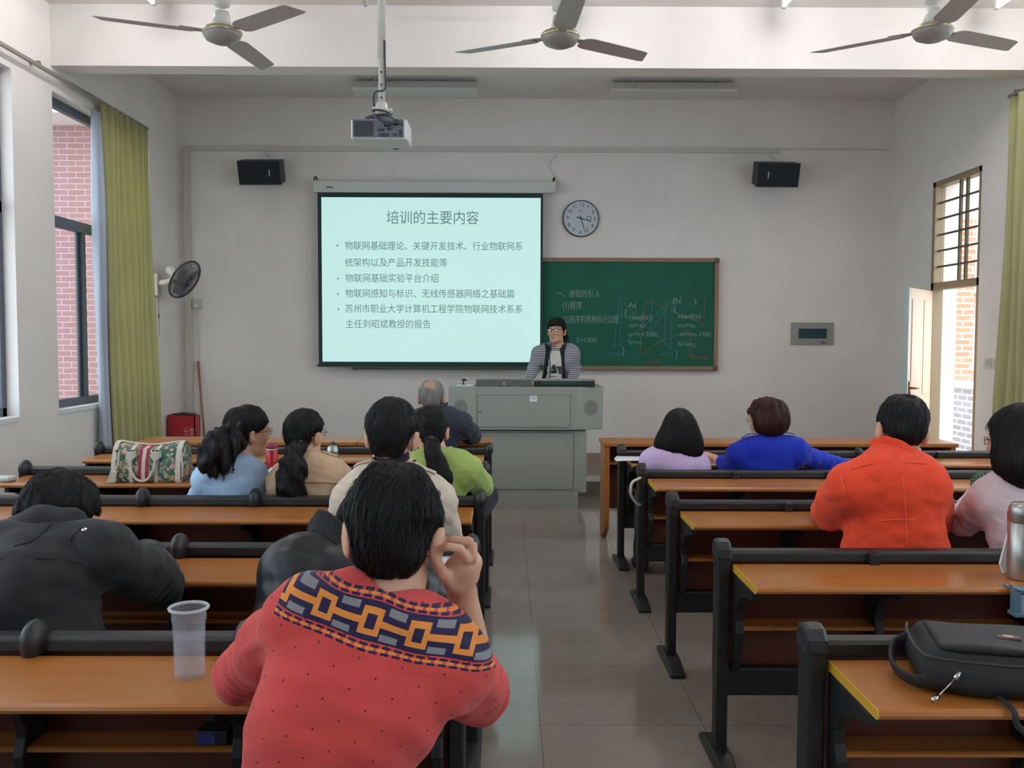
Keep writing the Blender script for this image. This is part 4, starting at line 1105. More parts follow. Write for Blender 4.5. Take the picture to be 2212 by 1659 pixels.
def build_person(name_label, J, upper, trousers=M_TROU, skin=M_SKIN, hs=1.0, hres=.0075, gres=.008, hands=None, fem=False, legs=True, group=None, standing=False, w=1.0, bare=None):
    t = thing('person', name_label, 'person', (J['hip'][0], J['hip'][1], .146 if standing else 0), group=group)
    g = {k: nv(v) for k, v in J.items() if k not in ('hrot',)}
    C7, hip = g['C7'], g['hip']; shL, shR = g['shL'], g['shR']
    right = unit(shR-shL); up = unit(C7-hip); fwd = unit(np.cross(up, right)); right = np.cross(fwd, up)
    hr = unit(np.array((right[0], right[1], 0))); hf = np.array((-hr[1], hr[0], 0))
    if 'legyaw' in J: pass
    mid = g.get('mid', hip+(C7-hip)*.5-fwd*.025)
    F = HeadFrame(g['head'], rotm(*J['hrot']), hs)
    Rt = np.stack([right, fwd, up], 1).astype(np.float32)
    u1 = unit(mid-hip); f1 = unit(np.cross(u1, hr)); R1 = np.stack([np.cross(f1,u1), f1, u1], 1)
    u2 = unit(C7-mid); f2 = unit(np.cross(u2, right)); R2 = np.stack([np.cross(f2,u2), f2, u2], 1)
    Ls = np.linalg.norm(C7-hip)/.52
    def torso(sh, o):
        sh.add(ell(mid+(C7-mid)*.50+f2*.035, (.150*w+o, .105+o, .19*Ls+o), R2), .05)
        sh.add(cone(shL, shR, .058+o, .058+o), .06)
        sh.add(cone(shL*.5+C7*.5-f2*.01, shR*.5+C7*.5-f2*.01, .056+o, .056+o), .05)
        sh.add(ell(mid+f1*.03, (.128*w+o, .098+o, .17*Ls+o), R1), .06)
        sh.add(ell(hip+np.array((0,0,.03)), (.160*w+o, .122+o, .13+o), R1), .06)
        for s in (shL, shR):
            sh.add(cone(C7-up*.022, s*.72+C7*.28+up*.012, .040+o, .042+o), .05)
            sh.add(ell(s, (.056+o,.058+o,.058+o)), .04)
        if fem:
            for s in (-1, 1): sh.add(ell(mid+(C7-mid)*.42+f2*.115+right*s*.068, (.055+o,.05+o,.058+o), R2), .04)
    def arm(sh, s, e, wr, o, cuff=1.0, puff=0):
        sh.add(chain([s, s*.5+e*.5, e], [.048+o, .044+o+puff, .041+o]), .035)
        wr2 = e+(wr-e)*cuff
        sh.add(chain([e, e*.6+wr2*.4, wr2], [.041+o, .040+o, .041+(.026-.041)*cuff+o]), .02)
    # ---- body: one continuous mesh
    B = Shape(); torso(B, -.004); arm(B, shL, g['elL'], g['wrL'], 0); arm(B, shR, g['elR'], g['wrR'], 0)
    nb = C7+fwd*.035
    B.add(cone(F.w(0,-.022,-.045), nb-up*.02, .052*hs, .060), .03)
    head_parts(F, B, fem)
    pts = [hip-.2, hip+.2, F.w(0,0,.13), F.w(0,.13,-.1), F.w(0,-.13,0), g['elL'], g['elR'], g['wrL'], g['wrR'], shL, shR]
    for sd, wr, el in ((-1, g['wrL'], g['elL']), (1, g['wrR'], g['elR'])):
        hk = 'L' if sd < 0 else 'R'
        if hands and hk in hands:
            hd = hands[hk]
            if callable(hd): pts += hd(B)
            else: hand_default(B, wr, hd[0], hd[1], sd, hd[2], .95 if fem else 1.0); pts.append(wr+unit(nv(hd[0]))*.19)
        else:
            dd = unit(wr-el); hand_default(B, wr, dd, np.array((0,0,1.)), sd, .45, .93 if fem else 1.0); pts.append(wr+dd*.19)
    L = {}
    if legs:
        for s, kk in ((-1,'L'),(1,'R')):
            h0 = hip+hr*s*.085*w-np.array((0,0,.01))
            if standing: kn = h0*np.array((1,1,0))+np.array((0,0,.60))+hf*.02; an = kn*np.array((1,1,0))+np.array((0,0,.235))-hf*.02
            else:
                kn = h0+hf*.40+hr*s*.03; kn[2] = .505; an = kn+hf*.06; an[2] = .10
            kn = g.get('kn'+kk, kn); an = g.get('an'+kk, an); L[kk] = (h0, kn, an)
            B.add(chain([h0, kn], [.072, .048]), .04); B.add(chain([kn, kn*.65+an*.35, an], [.046, .048, .034]), .02)
            pts += [kn, an-np.array((0,0,.09)), an+hf*.2]
            B.add(cone(an, an+hf*.12-np.array((0,0,.055)), .032, .024), .02)
    lo, hi = bounds(pts, .13)
    body = emit('body', B, lo, hi, hres, skin, t)
    # ---- trousers and shoes
    if legs:
        T = Shape(); T.add(ell(hip+np.array((0,0,.0)), (.165*w+.008,.13,.125), R1), .05)
        for kk in 'LR':
            h0, kn, an = L[kk]
            T.add(chain([h0, kn], [.082, .060]), .04); T.add(chain([kn, kn*.6+an*.4, an+np.array((0,0,-.02))], [.060,.058,.052]), .02)
        T.disp(wobble(3, 22, .004))
        lo, hi = bounds([hip-.15, hip+.15]+[p for kk in 'LR' for p in L[kk]], .14)
        emit('trousers', T, lo, hi, .013, trousers, t)
        for kk in 'LR':
            an = L[kk][2]; Q = Shape(); z0 = .146 if standing else 0.0
            c = an+hf*.07; c[2] = z0+.045
            Q.add(ell(c, (.046,.135,.044), np.stack([hr, hf, np.array((0,0,1.))], 1)), .02).add(ell(an+np.array((0,0,-.02)), (.046,.05,.05)), .03)
            zz = z0+.004
            Q.keep(lambda P, zz=zz: zz-P[:,2], .004)
            emit('shoe', Q, *bounds([c, an], .16), .011, M_SHOE, t)
    # ---- upper garment
    U = upper; o = U.get('off', .014)
    Gm = Shape(); torso(Gm, o)
    arm(Gm, shL, g['elL'], g['wrL'], o+.002, U.get('cuffL', U.get('cuff', .97)), U.get('puff', .004))
    arm(Gm, shR, g['elR'], g['wrR'], o+.002, U.get('cuffR', U.get('cuff', .97)), U.get('puff', .004))
    if U.get('hem', True):
        if U.get('waist'): Gm.add(ell(hip*.55+mid*.45, (U['waist'], U['waist']*.66, .24), R1), .06)
        Gm.add(ell(hip+up*.06, (.160*w+o+.012, .125+o+.006, .15), R1), .05)
    nd = unit(F.w(0,-.02,-.05)-nb)
    # flat cut under the hem, neck opening
    hz = U.get('hemz', -.08)
    Gm.keep(lambda P: -((P-(hip+up*hz))@up.astype(np.float32)), .01)
    Gm.cut(cone(nb-up*.015+f2*.012, F.w(0,-.015,-.03), U.get('neck', .058), U.get('neck', .058)+.004), .006)
    amp = U.get('wr', .0045)
    Gm.disp(wobble(U.get('seed', 4), 20, amp)); Gm.disp(wobble(U.get('seed', 4)+3, 48, amp*.45, (1,1,1.6)))
    def folds(P):
        d = 0
        for s, e, wr in ((shL, g['elL'], g['wrL']), (shR, g['elR'], g['wrR'])):
            ax = unit(e-s).astype(np.float32)
            r = np.linalg.norm(P-(e*.85+s*.15), axis=1); d = d+np.exp(-(r/.085)**2)*np.sin(((P-e)@ax)*150+2*np.sin(P[:,0]*40))*amp*.9
            r = np.linalg.norm(P-(s*.9+e*.1-np.array((0,0,.05))), axis=1); d = d+np.exp(-(r/.09)**2)*np.sin(((P-s)@right.astype(np.float32))*95+3*np.sin(P[:,2]*30))*amp*.8
        return d
    Gm.disp(folds)
    for f, k in U.get('add', []): Gm.add(f, k)
    gp = [hip-.12, hip+.12, C7+.08, C7-.08, shL-.08, shL+.08, shR-.08, shR+.08, g['elL'], g['elR'], g['wrL'], g['wrR']]
    lo, hi = bounds(gp, .11)
    gar = emit(U.get('name', 'jacket'), Gm, lo, hi, gres, U['mat'], t)
    # ---- collar: a standing band round the neck
    col = U.get('collar')
    if col:
        R0, hgt, th = col[:3]; cR = np.stack([right, np.cross(nd, right), nd], 1); cc = nb+nd*col[3] if len(col) > 3 else nb+nd*.01
        def collar(P):
            q = (P-cc)@cR.astype(np.float32); ang = np.arctan2(q[:,1], q[:,0])
            rr_ = np.sqrt((q[:,0])**2+(q[:,1]*1.0)**2)-(R0+.12*(q[:,2]))
            zc = hgt*(.5-.18*np.sin(ang)); dz = np.abs(q[:,2]-zc*.2)-zc
            a = np.abs(rr_)-th; return np.sqrt(np.maximum(a,0)**2+np.maximum(dz,0)**2)+np.minimum(np.maximum(a,dz),0)-.002
        Cs = Shape(); Cs.add(collar); Cs.disp(wobble(8, 40, .002))
        emit('collar', Cs, cc-.16, cc+.16, .006, U.get('cmat', U['mat']), gar)
    t['_'] = 0; del t['_']
    return dict(t=t, F=F, gar=gar, body=body, up=up, right=right, fwd=fwd, f2=f2, C7=C7, mid=mid, J=g, R2=R2, nb=nb, nd=nd)
def strands(f, me, n, L, wd, crown, seed=1, down=.6, steps=4, lift=.0022):
    """fine locks laid along the hair surface, returned as points and faces"""
    rg = np.random.RandomState(seed); nvt = len(me.vertices)
    co = np.empty(nvt*3, np.float32); me.vertices.foreach_get('co', co); co = co.reshape(-1,3)
    P = co[rg.randint(0, nvt, n)]+rg.randn(n,3).astype(np.float32)*.002
    def grad(P):
        e = .002; f0 = f(P); g = np.stack([f(P+np.array(d, np.float32))-f0 for d in ((e,0,0),(0,e,0),(0,0,e))], 1)/e
        return f0, g/np.maximum(np.linalg.norm(g, axis=1, keepdims=True), 1e-6)
    lines = []; jit = rg.randn(n,3).astype(np.float32)*.35; li = lift*(.3+rg.rand(n,1)*1.4)
    for k in range(steps):
        f0, g = grad(P); P = P-g*(f0[:,None]-li*(.4+1.2*k/(steps-1)))
        lines.append((P.copy(), g))
        d = P-crown; d /= np.maximum(np.linalg.norm(d, axis=1, keepdims=True), 1e-6)
        d = d+np.array((0,0,-down), np.float32)*1.0+jit; d -= g*(d*g).sum(1, keepdims=True)
        d /= np.maximum(np.linalg.norm(d, axis=1, keepdims=True), 1e-6)
        P = (P+d*(L/(steps-1))*(.7+.6*rg.rand(n,1))).astype(np.float32)
    V = []; 
    for k, (Q, g) in enumerate(lines):
        nx = lines[min(k+1,steps-1)][0]-lines[max(k-1,0)][0]; sd = np.cross(nx, g); sd /= np.maximum(np.linalg.norm(sd, axis=1, keepdims=True), 1e-6)
        w_ = wd*(1.0, 1.15, .8, .25, .2)[min(k,4)]
        V += [Q-sd*w_-g*wd*.3, Q+g*w_*.7, Q+sd*w_-g*wd*.3]
    V = np.stack(V, 1).reshape(-1,3); m = 3*steps; base = (np.arange(n)*m)[:,None]
    F = []
    for k in range(steps-1):
        for a_, b_ in ((0,1),(1,2)): F.append(base+np.array([k*3+a_, k*3+b_, k*3+3+b_, k*3+3+a_])[None])
    return V, np.concatenate(F)
def hair(p, f, pad=.16, m=M_HAIR, h=.007, name='hair', extra=[], n=1100, L=.04, wd=.0013, down=.6, parent=None):
    F = p['F']; lo, hi = bounds([F.c]+list(extra), pad)
    me = surface(f, lo, hi, h, name); crown = F.w(.01,-.045,.135)
    V, Fq = strands(f, me, n, L, wd, crown, 3, down)
    nvt = len(me.vertices); co = np.empty(nvt*3, np.float32); me.vertices.foreach_get('co', co)
    fi = np.empty(len(me.loops), np.int32); me.loops.foreach_get('vertex_index', fi)
    co = np.concatenate([co.reshape(-1,3), V]); fi = np.concatenate([fi, (Fq+nvt).ravel().astype(np.int32)])
    m2 = bpy.data.meshes.new(name); m2.vertices.add(len(co)); m2.vertices.foreach_set('co', co.astype(np.float32).ravel())
    m2.loops.add(len(fi)); m2.loops.foreach_set('vertex_index', fi); nf = len(fi)//4
    m2.polygons.add(nf); m2.polygons.foreach_set('loop_start', np.arange(0, len(fi), 4, dtype=np.int32)); m2.polygons.foreach_set('use_smooth', np.ones(nf, bool))
    m2.update(calc_edges=True); bpy.data.meshes.remove(me)
    return link(name, m2, m, parent or p['t'])
def glasses(p, gold=False, r=.0012, m=None):
    F = p['F']; m = m or M_WIRE; mb = MB()
    o = None
    for s in (-1, 1):
        pts = [F.w(s*.033+.021*cos(a), .104-.006*abs(cos(a)), .0+.0155*sin(a)) for a in np.linspace(0, 2*PI, 25)]
        mb.tube(pts, r*1.2, 6)
        mb.tube([F.w(s*.054,.100,.004), F.w(s*.074,.085,.006), F.w(s*.081,.02,.004), F.w(s*.083,-.012,-.004), F.w(s*.080,-.03,-.02)], r*1.3, 6)
    mb.tube([F.w(-.012,.105,.004), F.w(0,.110,.007), F.w(.012,.105,.004)], r*1.2, 6)
    g = obj('spectacles', mb, m, p['t'], smooth=True)
    for s in (-1, 1):
        pts = [F.w(s*.033+.020*cos(a), .1035-.006*abs(cos(a)), .0+.0145*sin(a)) for a in np.linspace(0, 2*PI, 24, endpoint=False)]
        obj('lens', MB().add(pts, [tuple(range(24))]), M_LENS, g)
    return g
def strip_on(p, name, ptsuv, wdt, m, parent, off=.004):
    """a flat tape laid along points"""
    mb = MB(); mb.tube(ptsuv, wdt, 6, flat=(1,.35)); return obj(name, mb, m, parent, smooth=True)
# ================================================================ things on the desks
ZD = .7285
# clear plastic cup with water, nearest left desk
def plasticmat(name, col, rough=.25, a=.35):
    m = bpy.data.materials.new(name); m.use_nodes = True; nt = m.node_tree; L = nt.links.new
    b = nt.nodes['Principled BSDF']; b.inputs['Base Color'].default_value = col; b.inputs['Roughness'].default_value = rough
    tr = N(nt,'ShaderNodeBsdfTransparent'); mx = N(nt,'ShaderNodeMixShader'); mx.inputs[0].default_value = a
    tl = N(nt,'ShaderNodeBsdfTranslucent'); tl.inputs[0].default_value = col; m2 = N(nt,'ShaderNodeMixShader'); m2.inputs[0].default_value = .4
    L(b.outputs[0], m2.inputs[1]); L(tl.outputs[0], m2.inputs[2])
    L(tr.outputs[0], mx.inputs[1]); L(m2.outputs[0], mx.inputs[2]); L(mx.outputs[0], nt.nodes['Material Output'].inputs[0]); return m
M_CUP = plasticmat('frosted_plastic', (.62,.66,.74,1), .25, .13)
M_WATER = plasticmat('cup_water', (.56,.61,.68,1), .05, .22)
c = atz(410, 1462, ZD); s_ = 1950/c.y*1.0
hc = (1462-1300)/1950*c.y*1.0; r1, r0c = 33/1950*c.y, 40/1950*c.y
hc = .168
t = thing('plastic_cup', 'tall clear plastic cup half full of water on the nearest left desk', 'cup', c)
th = .0016
prof = [(0,.001),(r1-.002,.001),(r1,.006),(r1+.001,hc*.55),(r1+.002,hc*.80),(r1+.004,hc*.81),(r0c-.003,hc-.008),(r0c+.002,hc-.006),(r0c+.0035,hc-.002),(r0c+.001,hc),(r0c-.004,hc-.002),(r1+.0025,hc*.82),(r1-.0005,hc*.78),(r1-.002,.010),(0,.007)]
obj('cup_wall', MB().lathe(prof, c, 40), M_CUP, t, smooth=True)
obj('water', MB().lathe([(0,.0085),(r1-.004,.011),(r1-.0025,hc*.57),(0,hc*.57)], c, 32), M_WATER, t, smooth=False)
obj('rim', MB().lathe([(r0c-.001,hc-.005),(r0c+.003,hc-.005),(r0c+.0045,hc-.001),(r0c+.002,hc+.002),(r0c-.002,hc+.001),(r0c-.001,hc-.005)], c, 40, cap=False), plasticmat('cup_rim', (.80,.85,.92,1), .3, .55), t, smooth=True)

# flowered handbag on the second row
def floral():
    m = bpy.data.materials.new('flowered_canvas'); m.use_nodes = True; nt = m.node_tree; L = nt.links.new
    b = nt.nodes['Principled BSDF']; b.inputs['Roughness'].default_value = .6
    tc = N(nt,'ShaderNodeTexCoord'); no = N(nt,'ShaderNodeTexNoise'); no.inputs['Scale'].default_value = 14; L(tc.outputs['Object'], no.inputs['Vector'])
    rp = N(nt,'ShaderNodeValToRGB'); rp.color_ramp.interpolation = 'CONSTANT'
    e = rp.color_ramp.elements; e[0].position = 0; e[0].color = S(52,92,92); e[1].position = .43; e[1].color = S(48,104,84)
    for p_, c_ in ((.50,S(96,110,84)),(.56,S(150,140,112)),(.62,S(60,96,88))): q = e.new(p_); q.color = c_
    L(no.outputs[0], rp.inputs[0])
    cur = rp.outputs[0]
    for sc_, th_, c_, off in ((22,.30,S(206,150,132),0),(30,.26,S(196,178,120),3),(40,.24,S(206,196,182),7),(34,.2,S(40,120,80),11),(26,.12,S(120,60,60),0)):
        mp = N(nt,'ShaderNodeMapping'); mp.inputs['Location'].default_value = (off,off*.7,off*.3); L(tc.outputs['Object'], mp.inputs[0])
        vo = N(nt,'ShaderNodeTexVoronoi'); vo.inputs['Scale'].default_value = sc_; L(mp.outputs[0], vo.inputs['Vector'])
        lt = N(nt,'ShaderNodeMath', operation='LESS_THAN'); L(vo.outputs['Distance'], lt.inputs[0]); lt.inputs[1].default_value = th_
        mx = N(nt,'ShaderNodeMixRGB'); L(lt.outputs[0], mx.inputs[0]); L(cur, mx.inputs[1]); mx.inputs[2].default_value = c_; cur = mx.outputs[0]
    L(cur, b.inputs['Base Color']); return m
M_FLOR = floral(); M_WLEA = mat('white_leather', S(208,198,184), rough=.45, var=.03); M_BRED = mat('bag_red', S(160,30,58), rough=.6)
yb_ = LROW[1]-.20
x0, x1 = at(258,1030,yb_).x, at(402,1030,yb_).x; hb = .235
t = thing('handbag', 'flowered handbag with white leather trim and red stripes on the second-row desk', 'handbag', ((x0+x1)/2, yb_, ZD))
def bagprof(k=1.0, dz=0, sag=0):   # cross-section in y,z (boston bag: flat foot, round top)
    pts = [(-.092,.0),(-.098,.02),(-.098,.06),(-.088,.13),(-.062,.195),(-.030,.228),(0,.236),(.030,.228),(.062,.195),(.088,.13),(.098,.06),(.098,.02),(.092,.0)]
    return [(yb_+y*k, ZD+.001+z*k*.92+dz-(sag if z > .2 else 0)) for y, z in pts]
vs = []; fs = []; n_ = 13; NS = 13
for i in range(NS):
    u = i/(NS-1); x = x0+(x1-x0)*u; sg = .026*sin(PI*u)**1.5; k = .93 if i in (0, NS-1) else 1
    vs += [(x, y, z) for y, z in bagprof(k, 0, sg)]
for i in range(NS-1):
    for j in range(n_): fs.append((i*n_+j, i*n_+(j+1)%n_, (i+1)*n_+(j+1)%n_, (i+1)*n_+j))
fs += [tuple(range(n_))[::-1], tuple(range((NS-1)*n_, NS*n_))]
obj('bag_body', MB().add(vs, fs), M_FLOR, t, smooth=True)
def band(xa_, xb_, m, name, k=1.025, sag=True):
    vs = []; fs = []
    for i in range(3):
        x = xa_+(xb_-xa_)*i/2; u = (x-x0)/(x1-x0); u = min(max(u,0),1); sg = .026*sin(PI*u)**1.5
        vs += [(x, y, max(z, ZD+.001)) for y, z in [((yy-yb_)*k+yb_, (zz-ZD)*k+ZD) for yy, zz in bagprof(1, 0, sg)]]
    for i in range(2):
        for j in range(n_-1): fs.append((i*n_+j, i*n_+j+1, (i+1)*n_+j+1, (i+1)*n_+j))
    if name != 'end_trim': fs += [tuple(range(n_))[::-1], tuple(range(2*n_, 3*n_))]
    return obj(name, MB().add(vs, fs), m, t, smooth=False)
wx = x1-x0; X = lambda f: x0+wx*f
band(x0-.004, X(.055), M_WLEA, 'end_trim'); band(X(.93), x1+.004, M_WLEA, 'end_trim')
for a, b in ((.255,.305),(.625,.675)): band(X(a), X(b), M_WLEA, 'strap_base', 1.02)
band(X(.385), X(.435), M_BRED, 'red_stripe', 1.018); band(X(.49), X(.535), M_BRED, 'red_stripe', 1.018); band(X(.435), X(.49), M_WLEA, 'white_stripe', 1.016)
zt = ZD+.217
obj('top_piping', MB().tube([(X(u), yb_, zt-.020*sin(PI*u)**1.5+.003) for u in np.linspace(.02,.98,13)], .006, 8), M_WLEA, t, smooth=True)
for sgn, nm in ((-1,0),(1,1)):
    yh = yb_+sgn*.100
    for f in (.28,.65): obj('handle_tab', MB().prism([(X(f)-.022,zt-.045),(X(f)+.022,zt-.045),(X(f)+.026,zt-.078),(X(f),zt-.105),(X(f)-.026,zt-.078)], 'y', yh-.006 if sgn < 0 else yh-.03, yh+.03 if sgn < 0 else yh+.006), M_WLEA, t, bevel=.003)
    hp = spline([(X(.28),yh-sgn*-.004,zt-.085),(X(.30),yh+sgn*.012,zt-.14),(X(.37),yh+sgn*.016,zt-.19),(X(.465),yh+sgn*.018,zt-.205),(X(.56),yh+sgn*.016,zt-.19),(X(.63),yh+sgn*.012,zt-.14),(X(.65),yh+sgn*.004,zt-.085)])
    obj('handle', MB().tube(hp, .0075, 8), M_WLEA, t, smooth=True)
mb = MB()
for f in (.255,.305,.625,.675,.08,.10): mb.box(X(f)-.006, X(f)+.006, yb_-.102, yb_-.085, zt-.05, zt-.036)
obj('buckle', mb, M_CHROME, t)
lt_ = obj('tag_strap', MB().tube(spline([(X(.115),yb_-.098,zt-.05),(X(.105),yb_-.106,zt-.11),(X(.075),yb_-.112,ZD+.07)]), .006, 6), M_WLEA, t, smooth=True)
obj('luggage_tag', MB().prism([(X(-.05),ZD+.003),(X(.08),ZD+.003),(X(.105),ZD+.065),(X(.01),ZD+.068)], 'y', yb_-.122, yb_-.114), M_WLEA, t, bevel=.002)
obj('side_tab', MB().tube(spline([(X(.985),yb_-.075,zt-.06),(x1+.010,yb_-.085,zt-.12),(x1+.006,yb_-.085,ZD+.03)]), .007, 6), M_WLEA, t, smooth=True)

def lathe_thing(name, label, cat, c, parts, group=None):
    t = thing(name, label, cat, c, group=group)
    for nm, prof, m in parts: obj(nm, MB().lathe(prof, c, 28), m, t, smooth=True)
    return t
M_FRED = mat('flask_red', S(166,26,40), rough=.28, spec=.6, metal=.3); M_FLID = mat('flask_lid_red', S(136,44,58), rough=.5)
M_STEEL = mat('brushed_steel', S(176,174,170), rough=.34, metal=.85); M_STEELD = mat('flask_gold_steel', S(150,144,128), rough=.35, metal=.7)
c = at(588, 1038, 5.07); c.z = ZD; zt_ = at(588, 957, 5.07).z-ZD; r = 12.7/1950*5.07
lathe_thing('vacuum_flask', 'slim red vacuum flask on the desk between the women in blue and tan', 'flask', c,
    [('flask_body', [(0,0),(r-.002,.001),(r,.006),(r,zt_-.045),(r-.003,zt_-.040)], M_FRED), ('steel_ring', [(r-.004,zt_-.042),(r+.0005,zt_-.040),(r+.0005,zt_-.032),(r-.004,zt_-.031)], M_STEEL), ('lid', [(r-.003,zt_-.032),(r+.001,zt_-.028),(r+.001,zt_-.004),(r-.003,zt_),(0,zt_)], M_FLID)])
c = at(719, 1030, 5.06); c.z = ZD; zt_ = at(719, 963, 5.06).z-ZD; r = 13/1950*5.06
lathe_thing('vacuum_flask', 'squat steel vacuum flask with domed cap beyond the woman in tan', 'flask', c,
    [('flask_body', [(0,0),(r-.002,.001),(r,.006),(r,zt_-.062),(r-.002,zt_-.056)], M_STEELD), ('shoulder', [(r-.002,zt_-.057),(r+.001,zt_-.054),(r,zt_-.050),(r-.006,zt_-.046)], M_STEEL), ('cap', [(r-.006,zt_-.048),(r-.002,zt_-.042),(r-.002,zt_-.018),(r-.006,zt_-.014),(r-.005,zt_-.006),(r-.012,zt_),(0,zt_)], M_STEEL)])
c = at(2206, 1240, 2.985); c.z = ZD; r = 29/1950*2.985; zt_ = at(2200, 1086, 2.985).z-ZD
lathe_thing('vacuum_flask', 'large brushed steel flask on the fourth desk at the far right edge', 'flask', c,
    [('flask_body', [(0,0),(r-.002,.001),(r,.005),(r,zt_*.74),(r-.002,zt_*.745)], M_STEEL), ('seam_ring', [(r-.003,zt_*.743),(r-.0015,zt_*.75),(r-.003,zt_*.757)], M_LID), ('cap', [(r-.002,zt_*.756),(r,zt_*.765),(r,zt_*.93),(r-.006,zt_*.985),(r-.014,zt_),(0,zt_)], M_STEEL)])
# blue-grey plastic lunch tray handle seen below the flask, a pink-edged paper bag behind it
q = at(2203, 1300, 2.84)
t = thing('plastic_basket', 'blue-grey plastic carrier hooked over the desk edge at the far right, under the steel flask', 'carrier', q)
M_BLG = mat('blue_grey_plastic', S(92,122,138), rough=.4)
z0_, z1_ = at(2200,1326,2.84).z, at(2200,1268,2.84).z
a_, b_ = at(2186,1300,2.84).x, at(2290,1300,2.84).x
obj('handle_frame', MB().box(a_, b_, 2.815, 2.855, z1_-.014, z1_).box(a_+.0, a_+.016, 2.815, 2.855, z0_, z1_).box(b_-.016, b_, 2.815, 2.855, z0_, z1_), M_BLG, t, bevel=.005)
for xx in (a_-.004, b_-.026): obj('foot', MB().box(xx, xx+.030, 2.81, 2.86, z0_-.004, z0_+.010), M_BLG, t, bevel=.003)
obj('label_card', MB().box(a_+.02, b_-.02, 2.825, 2.84, z0_+.004, z1_-.02), mat('card_blue_white', S(150,170,188), rough=.5), t)
for xx in (a_+.002, b_-.016): obj('hook', MB().box(xx, xx+.014, 2.82, 2.90, max(ZD, z1_-.012), max(ZD, z1_-.012)+.006), M_BLG, t, bevel=.002)
t = thing('paper_bag', 'small pale paper bag with a maroon edge propped beside the steel flask', 'bag', at(2176,1222,3.04))
xa_ = at(2160,1222,3.05).x; xb_ = at(2178,1100,3.05).x
obj('paper_flap', MB().prism([(at(2159,1214,3.05).x,at(0,1214,3.05).z),(at(2176,1150,3.05).x,at(0,1150,3.05).z),(at(2184,1150,3.05).x,at(0,1150,3.05).z),(at(2184,1240,3.05).x,ZD+.002),(at(2166,1240,3.05).x,ZD+.002)], 'y', 3.045, 3.055), M_PAPER, t)
obj('maroon_edge', MB().prism([(at(2174,1240,3.05).x,ZD+.002),(at(2174,1090,3.05).x,at(0,1100,3.05).z),(at(2179,1090,3.05).x,at(0,1092,3.05).z),(at(2179,1240,3.05).x,ZD+.002)], 'y', 3.030, 3.044), mat('maroon_card', S(110,30,56), rough=.6), t)

# papers and pen on the fourth left desk, papers on the first right desk
def sheet(name, label, corners, z, th, m=None, group=None):
    t = thing(name, label, 'paper', (corners[0][0], corners[0][1], z), group=group)
    vs = [(x, y, z) for x, y in corners]+[(x, y, z+th) for x, y in corners]
    obj('sheet', MB().add(vs, [(3,2,1,0),(4,5,6,7),(0,1,5,4),(1,2,6,5),(2,3,7,6),(3,0,4,7)]), m or M_PAPER, t)
    return t
q = [atz(x, y, ZD) for x, y in ((903,1251),(985,1251),(988,1204),(925,1196))]
t = sheet('notes', 'white lined notes under the pen, in front of the leather-jacketed person', [(v.x, v.y) for v in q], ZD, .003)
mb = MB()
for k in range(9):
    f = k/9; a = q[3].lerp(q[0], f); b = q[2].lerp(q[1], f); mb.box(a.x+.01, b.x-.01, a.y-.012, a.y-.0105, ZD+.003, ZD+.0034)
obj('ruled_lines', mb, mat('rule_grey', S(150,155,165), rough=.8), t)
a, b = atz(905,1243,ZD+.012), atz(968,1228,ZD+.012)
t = thing('pen', 'dark ballpoint pen lying across the white notes', 'pen', (a+b)/2)
obj('barrel', MB().tube([a, a.lerp(b,.08), a.lerp(b,.1), b], [.001,.0035,.0045,.0045], 8), mat('pen_blue_grey', S(66,70,86), rough=.3), t, smooth=True)
obj('clip', MB().tube([a.lerp(b,.7)+Vector((0,0,.006)), b+Vector((0,0,.006))], .0012, 6), M_CHROME, t)
zz = ZD+.002
x_a = RX0-.055; ya = RROW[0]-.26
t = thing('exam_papers', 'loose white papers with curled edge on the desk end beside the lilac sweater', 'paper', (x_a+.1, ya, ZD))
vs = []; fs = []
for j in range(3):
    for i in range(11):
        u = i/10; x = at(1327,990,5.85).x+u*.34; y = 5.745+j*.115
        vs.append((x+.03*(j==2), y, ZD+.004+.028*max(0, .35-u)**1.2+.012*abs(sin(4*u))*(.5 if j else 1)))
for j in range(2):
    for i in range(10): o = j*11+i; fs.append((o, o+1, o+12, o+11))
o = obj('sheet', MB().add(vs, fs), M_PAPER, t, smooth=True); sd = o.modifiers.new('thick','SOLIDIFY'); sd.thickness = .006; sd.offset = 1
t = thing('white_object_case', 'small white case lying on the second-row desk by the window wall', 'case', atz(10,1072,ZD))
q = at(12,1073,4.98); obj('shell', MB().box(q.x-.09, q.x+.045, 4.93, 5.03, ZD-.0, ZD+.028), mat('case_white', S(196,196,194), rough=.4), t, bevel=.012, seg=3)
t.name = 'white_case'
mb = MB(); zt0, zb0 = at(1376,1032,5.1).z, at(1372,1090,5.1).z
mb.tube(spline([(.765,5.115,zt0),(.745,5.085,zt0-.004),at(1366,1042,5.06),at(1362,1058,5.05),at(1365,1074,5.06),(.745,5.085,zb0+.004),(.765,5.115,zb0)]), .008, 8)
tag(obj('bag_strap', mb, mat('strap_white', S(200,196,190), rough=.5), None, smooth=True), 'white bag strap looped beside the second bench post near the aisle', 'strap')
# little dark blue box on the shelf of the nearest left row
t = thing('tissue_box', 'small dark blue box on the shelf under the nearest left desk', 'box', at(462,1630,2.2))
zs = .5195; qa = atz(432, 1645, zs)
yy0 = LROW[4]-.075
xa_, xb_ = at(424,1620,yy0).x, at(492,1620,yy0).x
obj('carton', MB().box(xa_, xb_, yy0, yy0+.08, zs, zs+.036), mat('carton_dark', S(34,36,48), rough=.4), t, bevel=.003)
obj('blue_face', MB().box(xa_+.002, xa_+(xb_-xa_)*.6, yy0-.001, yy0+.0005, zs+.003, zs+.032), mat('carton_blue', S(52,64,128), rough=.4), t)

